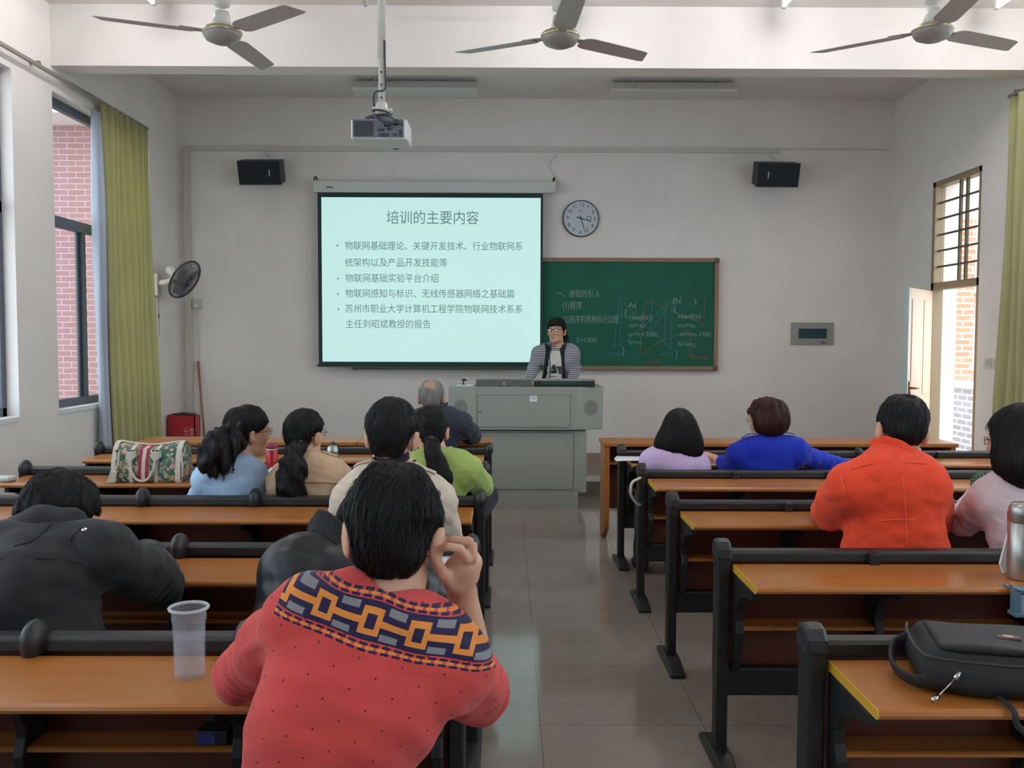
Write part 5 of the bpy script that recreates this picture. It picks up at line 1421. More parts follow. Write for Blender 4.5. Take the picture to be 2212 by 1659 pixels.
# black shoulder bag on the nearest right desk
M_NYL = mat('black_nylon', S(25,26,30), rough=.62, bump=.3, bscale=600, var=.06)
yc_ = RROW[4]-.17
t = thing('shoulder_bag', 'black nylon shoulder bag lying flat on the nearest right desk', 'bag', (1.10, yc_, ZD))
A = [atz(1960,1520,ZD), atz(2330,1520,ZD), atz(2195,1380,ZD+.05), atz(1905,1372,ZD+.05)]
bs = Shape()
ctr = Vector((1.135, yc_+.00, ZD+.045))
ang = radians(-14); Rb = np.array(Matrix.Rotation(ang, 3, 'Z'), np.float32)
bs.add(rbox(ctr, (.175,.130,.040), .034, Rb), .01)
bs.add(rbox(ctr+Vector((.01,.0,.040)), (.160,.112,.018), .017, Rb), .012)
bs.disp(wobble(77, 22, .004)); bs.keep(lambda P: ZD+.0015-P[:,2], .003)
emit('bag_body', bs, nv(ctr)-.27, nv(ctr)+.27, .006, M_NYL, t)
RM = Matrix.Translation(ctr) @ Matrix.Rotation(ang, 4, 'Z')
fl = Shape(); fl.add(rbox(ctr+Vector((.012,-.002,.060)), (.150,.104,.008), .0078, Rb), .01); fl.disp(wobble(78, 24, .004)); emit('front_pocket', fl, nv(ctr)-.24, nv(ctr)+.24, .006, M_NYL, t)
obj('piping', MB().tube(spline([RM @ Vector(q) for q in ((-.165,.118,.046),(-.176,.05,.044),(-.172,-.09,.042),(-.13,-.128,.042),(.0,-.134,.040),(.165,-.128,.042))]), .0035, 6), mat('piping_black', S(38,40,44), rough=.5), t, smooth=True)
bd = obj('badge', MB().box(-.0,.052,-.040,-.012,.0665,.0735).xf(RM), mat('badge_dark', S(70,34,34), rough=.4), t, bevel=.003)
obj('badge_print', MB().prism([(.012,-.022),(.022,-.016),(.040,-.020),(.030,-.026),(.040,-.032),(.014,-.030),(.026,-.026)], 'z', .0735, .0745).xf(RM), mat('badge_pale', S(206,180,160), rough=.4), bd)
pl = RM @ Vector((-.15,-.128,.0)); 
mb = MB().tube([RM @ Vector((-.100,-.138,.018)), RM @ Vector((-.112,-.146,.006))], .006, 8).tube([RM @ Vector((-.112,-.146,.006)), RM @ Vector((-.150,-.168,-.030))], .0018, 6).tube([RM @ Vector((-.148,-.167,-.029)), RM @ Vector((-.163,-.176,-.036))], .006, 8)
obj('zip_pull', mb, M_CHROME, t, smooth=True)
obj('side_strap', MB().tube(spline([RM @ Vector(q) for q in ((-.165,.09,.02),(-.205,.06,-.0),(-.215,-.02,-.022),(-.185,-.10,-.022),(-.14,-.12,-.01))]), .018, 8, flat=(.35,1)), M_NYL, t, smooth=True)
yfd = RROW[4]-.335
obj('hanging_strap', MB().tube(spline([(1.09,yfd+.05,ZD+.012),(1.092,yfd-.006,ZD+.002),(1.10,yfd-.012,ZD-.03),(1.15,yfd-.016,ZD-.055),(1.23,yfd-.014,ZD-.05),(1.26,yfd-.008,ZD-.02),(1.262,yfd-.006,ZD+.002),(1.262,yfd+.05,ZD+.012)]), .008, 8, flat=(1,.5)), M_NYL, t, smooth=True)
# ---------------------------------------------------------------- knit pattern as ramps of colour: rows of cells over u, stacked over v
def pattern_mat(name, base, org, eu, ev, period, rows, dots=None, extra=None):
    m = mat(name, base, rough=.9, spec=.15, sheen=.15, bump=.25, bscale=380); nt = m.node_tree; L = nt.links.new
    b = nt.nodes['Principled BSDF']
    tc = N(nt,'ShaderNodeTexCoord')
    def dot(v, off):
        d = N(nt,'ShaderNodeVectorMath', operation='DOT_PRODUCT'); L(tc.outputs['Object'], d.inputs[0]); d.inputs[1].default_value = v
        s = N(nt,'ShaderNodeMath', operation='SUBTRACT'); L(d.outputs['Value'], s.inputs[0]); s.inputs[1].default_value = off
        return s.outputs[0]
    u = dot(eu, Vector(eu).dot(org)); v = dot(ev, Vector(ev).dot(org))
    def frac(x, per, sh=0):
        a = N(nt,'ShaderNodeMath', operation='MULTIPLY_ADD'); L(x, a.inputs[0]); a.inputs[1].default_value = 1/per; a.inputs[2].default_value = sh
        f = N(nt,'ShaderNodeMath', operation='FRACT'); L(a.outputs[0], f.inputs[0]); return f.outputs[0]
    fr = {}
    rgb = N(nt,'ShaderNodeRGB'); rgb.outputs[0].default_value = base; cur = rgb.outputs[0]
    no = N(nt,'ShaderNodeTexNoise'); no.inputs['Scale'].default_value = 6; no.inputs['Detail'].default_value = 5; L(tc.outputs['Object'], no.inputs['Vector'])
    mr = N(nt,'ShaderNodeMapRange'); mr.inputs[1].default_value = .3; mr.inputs[2].default_value = .7; mr.inputs[3].default_value = .88; mr.inputs[4].default_value = 1.1; L(no.outputs[0], mr.inputs[0])
    if dots:
        du, dv, rad, dc = dots
        fu = frac(u, du); q = N(nt,'ShaderNodeMath', operation='FLOOR'); 
        a = N(nt,'ShaderNodeMath', operation='MULTIPLY'); L(u, a.inputs[0]); a.inputs[1].default_value = 1/du
        L(a.outputs[0], q.inputs[0]); hf = N(nt,'ShaderNodeMath', operation='MULTIPLY_ADD'); L(q.outputs[0], hf.inputs[0]); hf.inputs[1].default_value = .5*dv
        L(v, hf.inputs[2]); fv = frac(hf.outputs[0], dv)
        cx_ = N(nt,'ShaderNodeCombineXYZ')
        for i, (f_, per) in enumerate(((fu, du),(fv, dv))):
            s = N(nt,'ShaderNodeMath', operation='MULTIPLY_ADD'); L(f_, s.inputs[0]); s.inputs[1].default_value = per; s.inputs[2].default_value = -.5*per; L(s.outputs[0], cx_.inputs[i])
        ln = N(nt,'ShaderNodeVectorMath', operation='LENGTH'); L(cx_.outputs[0], ln.inputs[0])
        lt = N(nt,'ShaderNodeMath', operation='LESS_THAN'); L(ln.outputs['Value'], lt.inputs[0]); lt.inputs[1].default_value = rad
        mx = N(nt,'ShaderNodeMixRGB'); L(lt.outputs[0], mx.inputs[0]); L(cur, mx.inputs[1]); mx.inputs[2].default_value = dc; cur = mx.outputs[0]
    plain = cur
    for v0, v1, per, sh, cells in rows:
        key = (per, sh)
        if key not in fr: fr[key] = frac(u, per, sh)
        rp = N(nt,'ShaderNodeValToRGB'); cr = rp.color_ramp; cr.interpolation = 'CONSTANT'
        cr.elements[0].position = 0; cr.elements[0].color = cells[0][1]
        cr.elements[1].position = cells[1][0] if len(cells) > 1 else .999; cr.elements[1].color = cells[1][1] if len(cells) > 1 else cells[0][1]
        for pos, c_ in cells[2:]: e_ = cr.elements.new(pos); e_.color = c_
        L(fr[key], rp.inputs[0])
        g1 = N(nt,'ShaderNodeMath', operation='GREATER_THAN'); L(v, g1.inputs[0]); g1.inputs[1].default_value = v0
        g2 = N(nt,'ShaderNodeMath', operation='LESS_THAN'); L(v, g2.inputs[0]); g2.inputs[1].default_value = v1
        g = N(nt,'ShaderNodeMath', operation='MULTIPLY'); L(g1.outputs[0], g.inputs[0]); L(g2.outputs[0], g.inputs[1])
        mx = N(nt,'ShaderNodeMixRGB'); L(g.outputs[0], mx.inputs[0]); L(cur, mx.inputs[1]); L(rp.outputs[0], mx.inputs[2]); cur = mx.outputs[0]
    if extra:      # the knitted band stays on the yoke
        g1 = N(nt,'ShaderNodeMath', operation='GREATER_THAN'); L(u, g1.inputs[0]); g1.inputs[1].default_value = extra[0]
        g2 = N(nt,'ShaderNodeMath', operation='LESS_THAN'); L(u, g2.inputs[0]); g2.inputs[1].default_value = extra[1]
        g = N(nt,'ShaderNodeMath', operation='MULTIPLY'); L(g1.outputs[0], g.inputs[0]); L(g2.outputs[0], g.inputs[1])
        mx = N(nt,'ShaderNodeMixRGB'); L(g.outputs[0], mx.inputs[0]); L(plain, mx.inputs[1]); L(cur, mx.inputs[2]); cur = mx.outputs[0]
    hs = N(nt,'ShaderNodeHueSaturation'); L(cur, hs.inputs['Color']); L(mr.outputs[0], hs.inputs['Value'])
    L(hs.outputs[0], b.inputs['Base Color'])
    cloth_creases(m, .14, 5)
    return m

# ---------------------------------------------------------------- the young man in the red sweater
ORA, NAV, GRY, RED0 = S(228,142,70), S(44,38,72), S(134,134,138), S(206,76,74)
px1 = 1/1215
hip = at(735, 1659, 1.58); hip = Vector((-.40, 1.60, .54))
eu = (at(1043,1408,1.60)-at(600,1272,1.60)).normalized(); eu = Vector((eu.x, 0, eu.z)).normalized(); ev = Vector((eu.z, 0, -eu.x))
if ev.z > 0: ev = -ev
org = at(640, 1236, 1.60)
def sc(cells, per): return [(max(0, a/per), c) for a, c in cells]
P_ = 106.
def dash(v0, v1, c, sh=0): return (v0*px1, v1*px1, 25*px1, sh, [(0, c), (.72, RED0)])
R_ = lambda a, b, c: (a*px1, b*px1, P_*px1, 0, sc(c, P_))
rows = [dash(0,5,NAV), dash(5,10,ORA,.4), dash(10,15,NAV), R_(17,21,[(0,NAV)]),
        R_(21,28,[(0,GRY),(20,NAV),(86,GRY)]), R_(28,35,[(0,GRY),(20,NAV),(30,ORA),(76,NAV),(86,GRY)]), R_(35,40,[(0,NAV),(30,ORA),(76,NAV)]),
        R_(40,47,[(0,NAV),(30,ORA),(42,NAV),(64,ORA),(76,NAV)]), R_(47,60,[(0,ORA),(42,NAV),(64,ORA)]), R_(60,67,[(0,NAV),(30,ORA),(42,NAV),(64,ORA),(76,NAV)]),
        R_(67,71,[(0,NAV),(30,ORA),(76,NAV)]), R_(71,78,[(0,GRY),(14,NAV),(30,ORA),(76,NAV),(80,GRY)]), R_(78,84,[(0,GRY),(14,NAV),(80,GRY)]), R_(84,88,[(0,NAV)]),
        dash(91,96,NAV), dash(96,102,ORA,.4), dash(102,107,NAV)]
t_off = Vector((hip.x, hip.y, 0))
M_KNIT = pattern_mat('red_knit', RED0, org-t_off, eu, ev, P_, rows, (46*px1, 60*px1, 2.3*px1, S(96,40,48)), (-.04, .385))
wrR = at(1000, 1274, 1.80)
def hero_hand(B):
    A = lambda x, y, d: nv(at(440+x/2.989, 960+y/2.989, d))
    w = A(1655, 950, 1.80)
    B.add(chain([w, A(1655,870,1.775), A(1690,790,1.75)], [.025,.028,.023], .01), .02)          # palm, back of hand towards us
    B.add(chain([A(1610,880,1.76), A(1625,800,1.75), A(1660,740,1.75)], [.019,.020,.018], .01), .016)
    B.add(chain([A(1720,840,1.77), A(1735,760,1.765), A(1715,700,1.76)], [.018,.018,.014], .01), .016)
    f1 = [A(1738,735,1.735), A(1712,625,1.715), A(1610,618,1.715), A(1530,645,1.725)]              # middle finger
    f2 = [A(1700,745,1.722), A(1655,675,1.695), A(1580,660,1.690), A(1506,680,1.700)]              # index finger
    f3 = [A(1740,770,1.775), A(1738,655,1.785), A(1650,610,1.790), A(1570,625,1.79)]                # ring finger behind
    f4 = [A(1735,800,1.80), A(1722,700,1.83), A(1650,655,1.845), A(1590,660,1.845)]               # little finger
    th = [A(1600,900,1.755), A(1548,835,1.715), A(1516,775,1.700), A(1500,722,1.702)]
    for f in (f1, f2, f3): finger(B, f, .0100, .0074, .0035)
    finger(B, f4, .0092, .0066, .0035); finger(B, th, .0135, .0085, .008)
    return [q for q in f1+f2+f3+f4+th]
hip = Vector((-.375, 1.60, .54))
J = dict(head=at(853,1146,1.74), hrot=(-4,12,3), C7=at(850,1330,1.66), shL=at(655,1340,1.66), shR=at(965,1440,1.67),
         elL=Vector((-.575,1.93,.80)), wrL=Vector((-.33,2.12,.775)), elR=at(1034,1500,1.88), wrR=wrR, hip=hip, mid=Vector((-.315,1.575,.80)))
p = build_person('young man in a red patterned sweater, back to us, touching his right ear', J,
    dict(mat=M_KNIT, name='sweater', off=.015, cuffL=.10, cuffR=.06, collar=None, wr=.0050, seed=11, puff=.014, neck=.066),
    hs=1.03, hres=.0050, gres=.0055, hands={'R': hero_hand}, skin=M_SKIN, w=1.06)
hf_ = hair_cap(p['F'], 1.08, .06, -.066, -.020, .0035, 21)
rg = np.random.RandomState(3); F = p['F']
for k in range(46):           # locks that hang over the nape and stand off the crown
    if k < 26:
        a = -.85+1.7*k/25; b0 = F.w(.062*sin(a), -.072*cos(a)-.012, -.045); b1 = F.w(.056*sin(a)+.006*rg.randn(), -.066*cos(a)-.014, -.069-.008*rg.rand()*(1 if abs(a) < .9 else .2))
        hf_.add(cone(b0, b1, .016, .004), .008)
    else:
        a = rg.rand()*6.28; r_ = .03+.05*rg.rand(); b0 = F.w(r_*cos(a), -.02+r_*sin(a), .105-.5*r_); d = np.array((cos(a+.8),sin(a+.8),.25)); b1 = b0+p['F'].R@d.astype(np.float32)*.018
        hf_.add(cone(b0, b1, .015, .004), .012)
hair(p, hf_, .19, h=.0055, n=3200, L=.042, wd=.0009)
hero = p
# ---------------------------------------------------------------- the others
def ponytail(p, pts, rs, seed=2, lump=.007, band=None, m=M_HAIR):
    sh = Shape(); P = [nv(q) for q in spline(pts, 5)]; n = len(P); k = len(rs)
    R_ = [float(np.interp(i/(n-1), np.linspace(0,1,k), rs)) for i in range(n)]
    sh.add(chain(P, R_, .01), .01); sh.disp(wobble(seed, 60, lump, (1,1,.7))); sh.disp(wobble(seed+4, 150, lump*.4, (1,1,.4)))
    hair(dict(F=HeadFrame(P[0], np.eye(3), 1), t=p['t']), sh, .12, m, name='ponytail', extra=P, n=700, L=.06, wd=.0013, down=3)
    if band is not None:
        d = (Vector(P[2])-Vector(P[0])).normalized(); R3 = d.to_track_quat('Z','Y').to_matrix().to_4x4()
        obj('hair_band', MB().lathe([(rs[0]*.8,-.008),(rs[0]*1.15,-.004),(rs[0]*1.15,.006),(rs[0]*.8,.010)], (0,0,0), 16).xf(Matrix.Translation(Vector(P[1])) @ R3), band, p['t'], smooth=True)
from mathutils.bvhtree import BVHTree
def BVH(o): return BVHTree.FromPolygons([v.co for v in o.data.vertices], [q.vertices for q in o.data.polygons])
def on(bv_, p, px, py_, off=.002):
    """point on a garment under a pixel of the photo"""
    oo = Vector(p['t'].location); o = Vector((0,0,H)); d = (at(px, py_, 3)-o).normalized(); h = bv_.ray_cast(o-oo, d)
    return None if h[0] is None else h[0]+oo-d*off
def onto(bv_, p, q, up, off):
    oo = Vector(p['t'].location); u = Vector([float(x) for x in up]); h = bv_.ray_cast(Vector([float(x) for x in q])+u*.35-oo, -u)
    return Vector([float(x) for x in q]) if h[0] is None else h[0]+oo+u*off
def epaulette(p, s, m, lift=.004, w_=.019, name='epaulette', f0=1.0, f1=.50):
    J = p['J']; sh = nv(J['shR'] if s > 0 else J['shL']); C7 = p['C7']; bv_ = BVH(p['gar']); pts = []
    for k in range(6):
        f = f0+(f1-f0)*k/5; q = sh*f+C7*(1-f)-p['f2']*.012; pts.append(onto(bv_, p, q, p['up'], lift+.006*sin(PI*k/5)*(lift > .006)))
    e = obj(name, MB().tube(pts, w_, 8, flat=(1,.22)), m, p['gar'], smooth=True)
    if lift < .006: obj('button', MB().ball(pts[-1]+Vector((0,0,.006)), (.008,.008,.004), 10, 6), M_BLK, e, smooth=True)
M_BAND = mat('hair_tie', S(70,66,70), rough=.5)

# leather-jacketed man writing on the fourth row
M_LEA = mat('black_leather', S(24,26,31), rough=.40, spec=.5, bump=.10, bscale=28, var=.05)
M_RIB = cloth('rib_knit_black', S(30,30,33), bump=.5, bscale=160)
p = build_person('person in a black leather jacket with ribbed collar, bent over papers',
    dict(head=at(790,1150,2.78), hrot=(-12,48,6), C7=at(705,1208,2.62), shL=at(632,1232,2.60), shR=at(845,1252,2.63), elL=at(600,1330,2.78), wrL=Vector((-.55,3.03,.775)), elR=at(958,1306,2.80), wrR=Vector((-.33,3.02,.775)), hip=Vector((-.60,2.52,.54))),
    dict(mat=M_LEA, off=.022, wr=.0035, seed=31, collar=(.075,.045,.012,.012), cmat=M_RIB, puff=.01), hands=None)
hair(p, hair_cap(p['F'], 1.06, seed=5, nape=-.08))

# man in the beige coat
M_BEI = cloth('beige_cotton', S(214,198,180), bump=.06); M_KNITBLK = cloth('black_knit', S(30,30,34))
p = build_person('man with cropped black hair in a beige coat with dark inner collar',
    dict(head=at(848,936,3.50), hrot=(-6,4,2), C7=at(850,1022,3.46), shL=at(766,1076,3.45), shR=at(942,1084,3.45), elL=at(738,1150,3.62), wrL=Vector((-.58,4.05,.775)), elR=at(962,1160,3.62), wrR=Vector((-.36,4.05,.775)), hip=Vector((-.44,3.45,.54))),
    dict(mat=M_BEI, off=.020, waist=.19, wr=.0055, seed=41, collar=(.078,.030,.009,.012), cmat=M_BEI, puff=.014), hs=1.12)
hair(p, hair_cap(p['F'], 1.06, nape=-.080, lump=.0022, seed=6), .19)
cR = Shape(); cR.add(cone(p['nb']+p['nd']*.035, p['nb']+p['nd']*.075, .070, .068), .01); cR.keep(lambda P: ((P-(p['nb']+p['nd']*.080))@p['nd'].astype(np.float32)), .004)
emit('inner_collar', cR, p['nb']-.13, p['nb']+.17, .007, M_KNITBLK, p['gar'])
for s in (-1, 1): epaulette(p, s, M_BEI)

# woman in green
M_GRN = cloth('lime_wool', S(164,186,104), bump=.1)
p = build_person('woman in a lime green jacket with a black ponytail, near the aisle',
    dict(head=at(931,928,4.52), hrot=(6,6,0), C7=at(945,990,4.47), shL=at(902,1018,4.46), shR=at(1006,1014,4.46), elL=at(890,1060,4.6), wrL=Vector((-.42,4.95,.775)), elR=at(1042,1050,4.62), wrR=Vector((-.26,4.92,.78)), hip=Vector((-.36,4.47,.54)),
         knR=at(1052,1072,4.86), anR=Vector((-.30,5.0,.30))),
    dict(mat=M_GRN, off=.015, wr=.0045, seed=51, collar=(.062,.028,.007,.012)), hs=.95, fem=True, w=.88)
hair(p, hair_cap(p['F'], 1.05, nape=-.085, lump=.003, seed=7, ears=True))
ponytail(p, [at(931,952,4.42), at(934,975,4.36), at(945,1005,4.345), at(953,1035,4.35), at(952,1062,4.36)], [.030,.034,.048,.050,.030], 3, .004, M_BAND)

# woman in tan with long wavy ponytail
M_TAN = cloth('tan_cotton', S(206,174,144), bump=.06)
p = build_person('woman in a tan jacket with a long wavy ponytail and spectacles',
    dict(head=at(660,936,4.55), hrot=(-24,2,0), C7=at(668,998,4.49), shL=at(612,1044,4.46), shR=at(726,1032,4.50), elL=at(596,1085,4.6), wrL=Vector((-1.15,4.92,.775)), elR=at(742,1075,4.68), wrR=Vector((-.90,4.95,.775)), hip=Vector((-.98,4.47,.54))),
    dict(mat=M_TAN, off=.016, wr=.004, seed=61, collar=(.062,.030,.007,.010)), hs=1.0, fem=True, w=.92)
hair(p, hair_cap(p['F'], 1.08, nape=-.075, lump=.003, seed=8, ears=True))
ponytail(p, [at(648,960,4.46), at(636,980,4.37), at(632,1010,4.335), at(628,1045,4.335), at(626,1082,4.35)], [.030,.036,.058,.066,.060], 13, .008, mat('hair_clip_silver', S(170,170,172), rough=.2, metal=.8))
glasses(p)
for s in (-1, 1): epaulette(p, s, M_TAN)
pts = [p['mid']+(p['C7']-p['mid'])*.42-p['f2']*.115+p['right']*x+p['up']*(.012*cos(x*9)-.012) for x in np.linspace(-.14,.14,9)]
obj('yoke_seam', MB().tube(pts, .003, 6), mat('tan_thread', S(120,92,72), rough=.9), p['gar'])

# woman in pale blue, turned to the right
M_PBL = cloth('pale_blue_cotton', S(172,204,238), bump=.06)
p = build_person('woman in a pale blue jacket, head turned toward the screen, wavy bunched hair',
    dict(head=at(538,930,4.55), hrot=(-52,4,4), C7=at(520,1004,4.46), shL=at(450,1040,4.42), shR=at(540,1034,4.50), elL=at(424,1090,4.55), wrL=Vector((-1.45,4.92,.775)), elR=at(548,1095,4.68), wrR=Vector((-1.28,4.95,.775)), hip=Vector((-1.42,4.47,.54))),
    dict(mat=M_PBL, off=.015, wr=.0045, seed=71, collar=(.060,.022,.006,.008)), hs=1.0, fem=True, w=.92)
hair(p, hair_cap(p['F'], 1.10, nape=-.07, lump=.004, seed=9, ears=False))
ponytail(p, [at(512,936,4.46), at(488,955,4.38), at(470,972,4.34), at(466,992,4.33), at(468,1004,4.34)], [.042,.075,.088,.080,.040], 23, .013)
glasses(p)

# elderly man at the front table
M_NVY = cloth('navy_wool', S(50,54,66), bump=.1)
p = build_person('balding grey-haired man in a navy jacket at the front table',
    dict(head=at(932,856,6.42), hrot=(-4,6,0), C7=at(945,894,6.36), shL=at(903,915,6.36), shR=at(997,918,6.36), elL=at(890,950,6.50), wrL=Vector((-.58,6.80,.795)), elR=at(1022,942,6.55), wrR=Vector((-.35,6.83,.795)), hip=Vector((-.52,6.36,.54))),
    dict(mat=M_NVY, off=.020, wr=.005, seed=81, collar=(.064,.028,.008,.010), puff=.012), hs=1.04, skin=skinmat('skin_dusky', S(168,136,120)))
hair(p, hair_cap(p['F'], 1.0, nape=-.078, lump=.002, seed=10, bald=((0,-.062,.098),(.052,.075,.062))), m=M_HAIRGR, h=.008)

# woman in lilac
M_LIL = cloth('lilac_knit', S(212,184,226), bump=.1)
p = build_person('woman in a lilac sweater with straight long black hair',
    dict(head=at(1468,928,5.42), hrot=(-4,6,-4), C7=at(1462,978,5.36), shL=at(1410,998,5.35), shR=at(1505,1006,5.37), elL=at(1400,1035,5.5), wrL=Vector((1.0,5.82,.775)), elR=at(1512,1040,5.5), wrR=Vector((1.08,5.82,.775)), hip=Vector((1.02,5.38,.54))),
    dict(mat=M_LIL, off=.014, wr=.003, seed=91, name='sweater'), hs=1.0, fem=True, w=.92)
F = p['F']; sh = hair_cap(F, 1.10, nape=-.10, lump=.0015, seed=11, ears=False)
c_ = at(1466,944,5.35); sh.add(ell(c_, (.118,.070,.125)), .05); sh.add(ell(at(1450,962,5.33), (.100,.055,.095)), .04); sh.add(ell(at(1490,965,5.33), (.080,.055,.100)), .04)
zc = at(1470,987,5.33).z; sh.keep(lambda P: zc+.25*np.abs(P[:,0]-1.02)*0-P[:,2], .006)
hair(p, sh, .30, extra=[at(1462,976,5.3)], n=1500, L=.09, down=2.5)

# woman in royal blue with an auburn bob
M_ROY = cloth('royal_blue_wool', S(28,48,172), bump=.08)
def blue_hand(B):
    w = at(1546,990,5.62); hand_default(B, w, (at(1518,980,5.68)-w), (.25,-.4,.9), -1, .5, .95); return [w, at(1520,985,5.75)]
p = build_person('woman in a royal blue jacket with auburn bobbed hair, arms spread on the desk',
    dict(head=at(1655,908,5.42), hrot=(42,2,-3), C7=at(1656,962,5.36), shL=at(1598,984,5.38), shR=at(1718,976,5.36), elL=at(1582,1012,5.46), wrL=at(1548,992,5.62), elR=at(1792,1004,5.50), wrR=at(1850,1010,5.66), hip=Vector((1.56,5.38,.54))),
    dict(mat=M_ROY, off=.016, wr=.004, seed=101, cuffL=.55, collar=(.062,.036,.008,.012)), hs=1.02, fem=True, hands={'L': blue_hand})
F = p['F']; sh = hair_cap(F, 1.20, nape=-.085, lump=.005, seed=12, ears=False, zf=.05, side=-.05)
sh.add(ell(F.w(-.012,-.062,-.005), (.092,.075,.078), F.R), .03); sh.add(ell(F.w(.055,-.02,-.020), (.050,.062,.062), F.R), .03); sh.add(ell(F.w(-.055,-.02,-.020), (.050,.062,.062), F.R), .03)
hair(p, sh, .22, m=M_HAIRBR); glasses(p, m=mat('gold_wire', S(190,160,140), rough=.2, metal=.9))
for s in (-1, 1): epaulette(p, s, M_ROY, .012, .013, 'shoulder_tab', .95, .38)

# man in the orange jacket
M_ORJ = cloth('orange_cotton', S(240,78,48), bump=.1, bscale=150, var=.05); M_ORS = mat('orange_thread', S(246,104,72), rough=.9)
p = build_person('man in a bright orange jacket leaning over his desk, bald spot on the crown',
    dict(head=at(1948,926,3.50), hrot=(-8,20,6), C7=at(1940,1000,3.40), shL=at(1838,1052,3.38), shR=at(2003,1056,3.38), elL=at(1792,1108,3.60), wrL=Vector((1.40,3.98,.775)), elR=at(2020,1120,3.62), wrR=Vector((1.62,3.98,.775)), hip=Vector((1.495,3.47,.54)), mid=Vector((1.495,3.40,.80))),
    dict(mat=M_ORJ, off=.022, waist=.212, wr=.0042, seed=111, collar=(.070,.036,.009,.014), puff=.020, hemz=-.02), hs=1.04, w=1.05)
hair(p, hair_cap(p['F'], 1.07, nape=-.075, lump=.0025, seed=14, bald=((.006,-.072,.112),(.026,.026,.030))))
pts = [p['nb']+p['nd']*.052+p['right']*.072*sin(a)-p['f2']*.074*cos(a) for a in np.linspace(-1.5,1.5,15)]
obj('shirt_collar', MB().tube(pts, .006, 6), mat('white_cotton', S(220,206,196), rough=.9), p['gar'], smooth=True)

bvo = BVH(p['gar']); 
for nm, pl in (('back_seam', [(1946,985),(1950,1030),(1954,1080),(1958,1130),(1960,1180)]), ('yoke_seam', [(1838,1012),(1890,1000),(1950,998),(2010,1002),(2045,1012)]), ('armhole_seam', [(1822,1000),(1818,1030),(1826,1060),(1832,1090)]), ('pocket_seam', [(1850,1122),(1905,1124),(1960,1122),(2010,1124)])):
    pts = [on(bvo, p, x, y, .0005) for x, y in pl]
    pts = [q for q in pts if q is not None]
    if len(pts) > 2: obj(nm, MB().tube(spline(pts, 4), .0022, 5), M_ORS, p['gar'], smooth=True)
# woman at the right edge
M_WHT = cloth('pale_pink_knit', S(228,212,218), bump=.08)
def jade_hand(B):
    w = at(2122,1062,3.72); hand_default(B, w, (at(2100,1050,3.82)-w), (-.6,-.7,.3), -1, .9, .9); return [w, at(2090,1040,3.9)]
p = build_person('woman in a pale pink top with long straight black hair and spectacles',
    dict(head=at(2196,950,3.48), hrot=(40,6,0), C7=at(2215,1035,3.42), shL=at(2140,1078,3.44), shR=at(2300,1070,3.44), elL=at(2080,1128,3.60), wrL=at(2122,1062,3.72), elR=at(2320,1150,3.58), wrR=Vector((2.05,3.95,.775)), hip=Vector((1.99,3.40,.54))),
    dict(mat=M_WHT, off=.013, wr=.0035, seed=121, name='top'), hs=1.0, fem=True, w=.92, hands={'L': jade_hand})
F = p['F']; sh = hair_cap(F, 1.12, nape=-.10, lump=.0015, seed=15, ears=False, side=-.045)
c_ = at(2212,958,3.45); sh.add(ell(c_, (.108,.105,.150)), .04); sh.add(ell(at(2208,1000,3.41), (.100,.085,.110)), .05)
sh.add(chain([at(2204,980,3.40), at(2206,1005,3.35), at(2212,1030,3.33)], [.078,.070,.035], .02), .04)
sh.cut(ell(F.w(-.02,.100,-.045), nv((.085,.095,.105)), F.R), .02)
hair(p, sh, .30, extra=[at(2200,1020,3.33)], n=1500, L=.09, down=2.5); glasses(p)
M_JADE = mat('green_beads', S(60,96,66), rough=.3); mb = MB(); c = at(2120,1046,3.70)
for k in range(14):
    a = 2*PI*k/14; mb.ball((c.x+.036*cos(a), c.y+.012*sin(a)-.0, c.z+.034*sin(a)), .011, 8, 6)
obj('bracelet', mb, M_JADE, p['t'], smooth=True)['label'] = 'green beaded bracelet'

# man in the dark parka, head on his arm
M_PAR = cloth('dark_parka', S(40,39,43), rough=.7, bump=.08, var=.05)
p = build_person('man in a dark parka bending forward over the desk by the window',
    dict(head=at(128,1112,2.78), hrot=(-28,32,8), C7=at(105,1190,2.66), shL=at(10,1200,2.62), shR=at(225,1198,2.62), elL=at(-40,1290,2.80), wrL=Vector((-1.52,3.04,.775)), elR=at(352,1262,2.88), wrR=Vector((-1.22,3.06,.78)), hip=Vector((-1.36,2.52,.54)), mid=Vector((-1.36,2.50,.80))),
    dict(mat=M_PAR, off=.028, waist=.215, wr=.007, seed=131, puff=.014, hemz=-.10), hs=1.08, w=1.08)
hair(p, hair_cap(p['F'], 1.07, nape=-.085, lump=.0035, seed=16)); glasses(p)
hd = Shape(); c = p['nb']
hd.add(ell(p['C7']-p['f2']*.055+p['up']*.035, (.125,.050,.062), p['R2']), .03).add(chain([p['C7']+p['right']*x+p['up']*(.075-.8*abs(x)**1.3)+p['f2']*(-.03+1.0*abs(x)**1.6) for x in np.linspace(-.15,.15,9)], [.022,.028,.030,.030,.030,.030,.030,.028,.022], .01), .02)
hd.disp(wobble(44, 30, .006)); emit('hood', hd, p['C7']-.25, p['C7']+.25, .008, M_PAR, p['gar'])
bvp = BVH(p['gar'])
for nm, pl in (('yoke_seam', [(2,1206),(80,1206),(160,1214),(240,1226)]), ('raglan_seam', [(110,1132),(75,1165),(30,1180)]), ('raglan_seam', [(175,1140),(150,1170),(178,1196),(215,1230)])):
    pts = [q for q in (on(bvp, p, x, y, .0005) for x, y in pl) if q is not None]
    if len(pts) > 2: obj(nm, MB().tube(spline(pts, 5), .003, 5), mat('parka_seam', S(24,24,27), rough=.8), p['gar'], smooth=True)
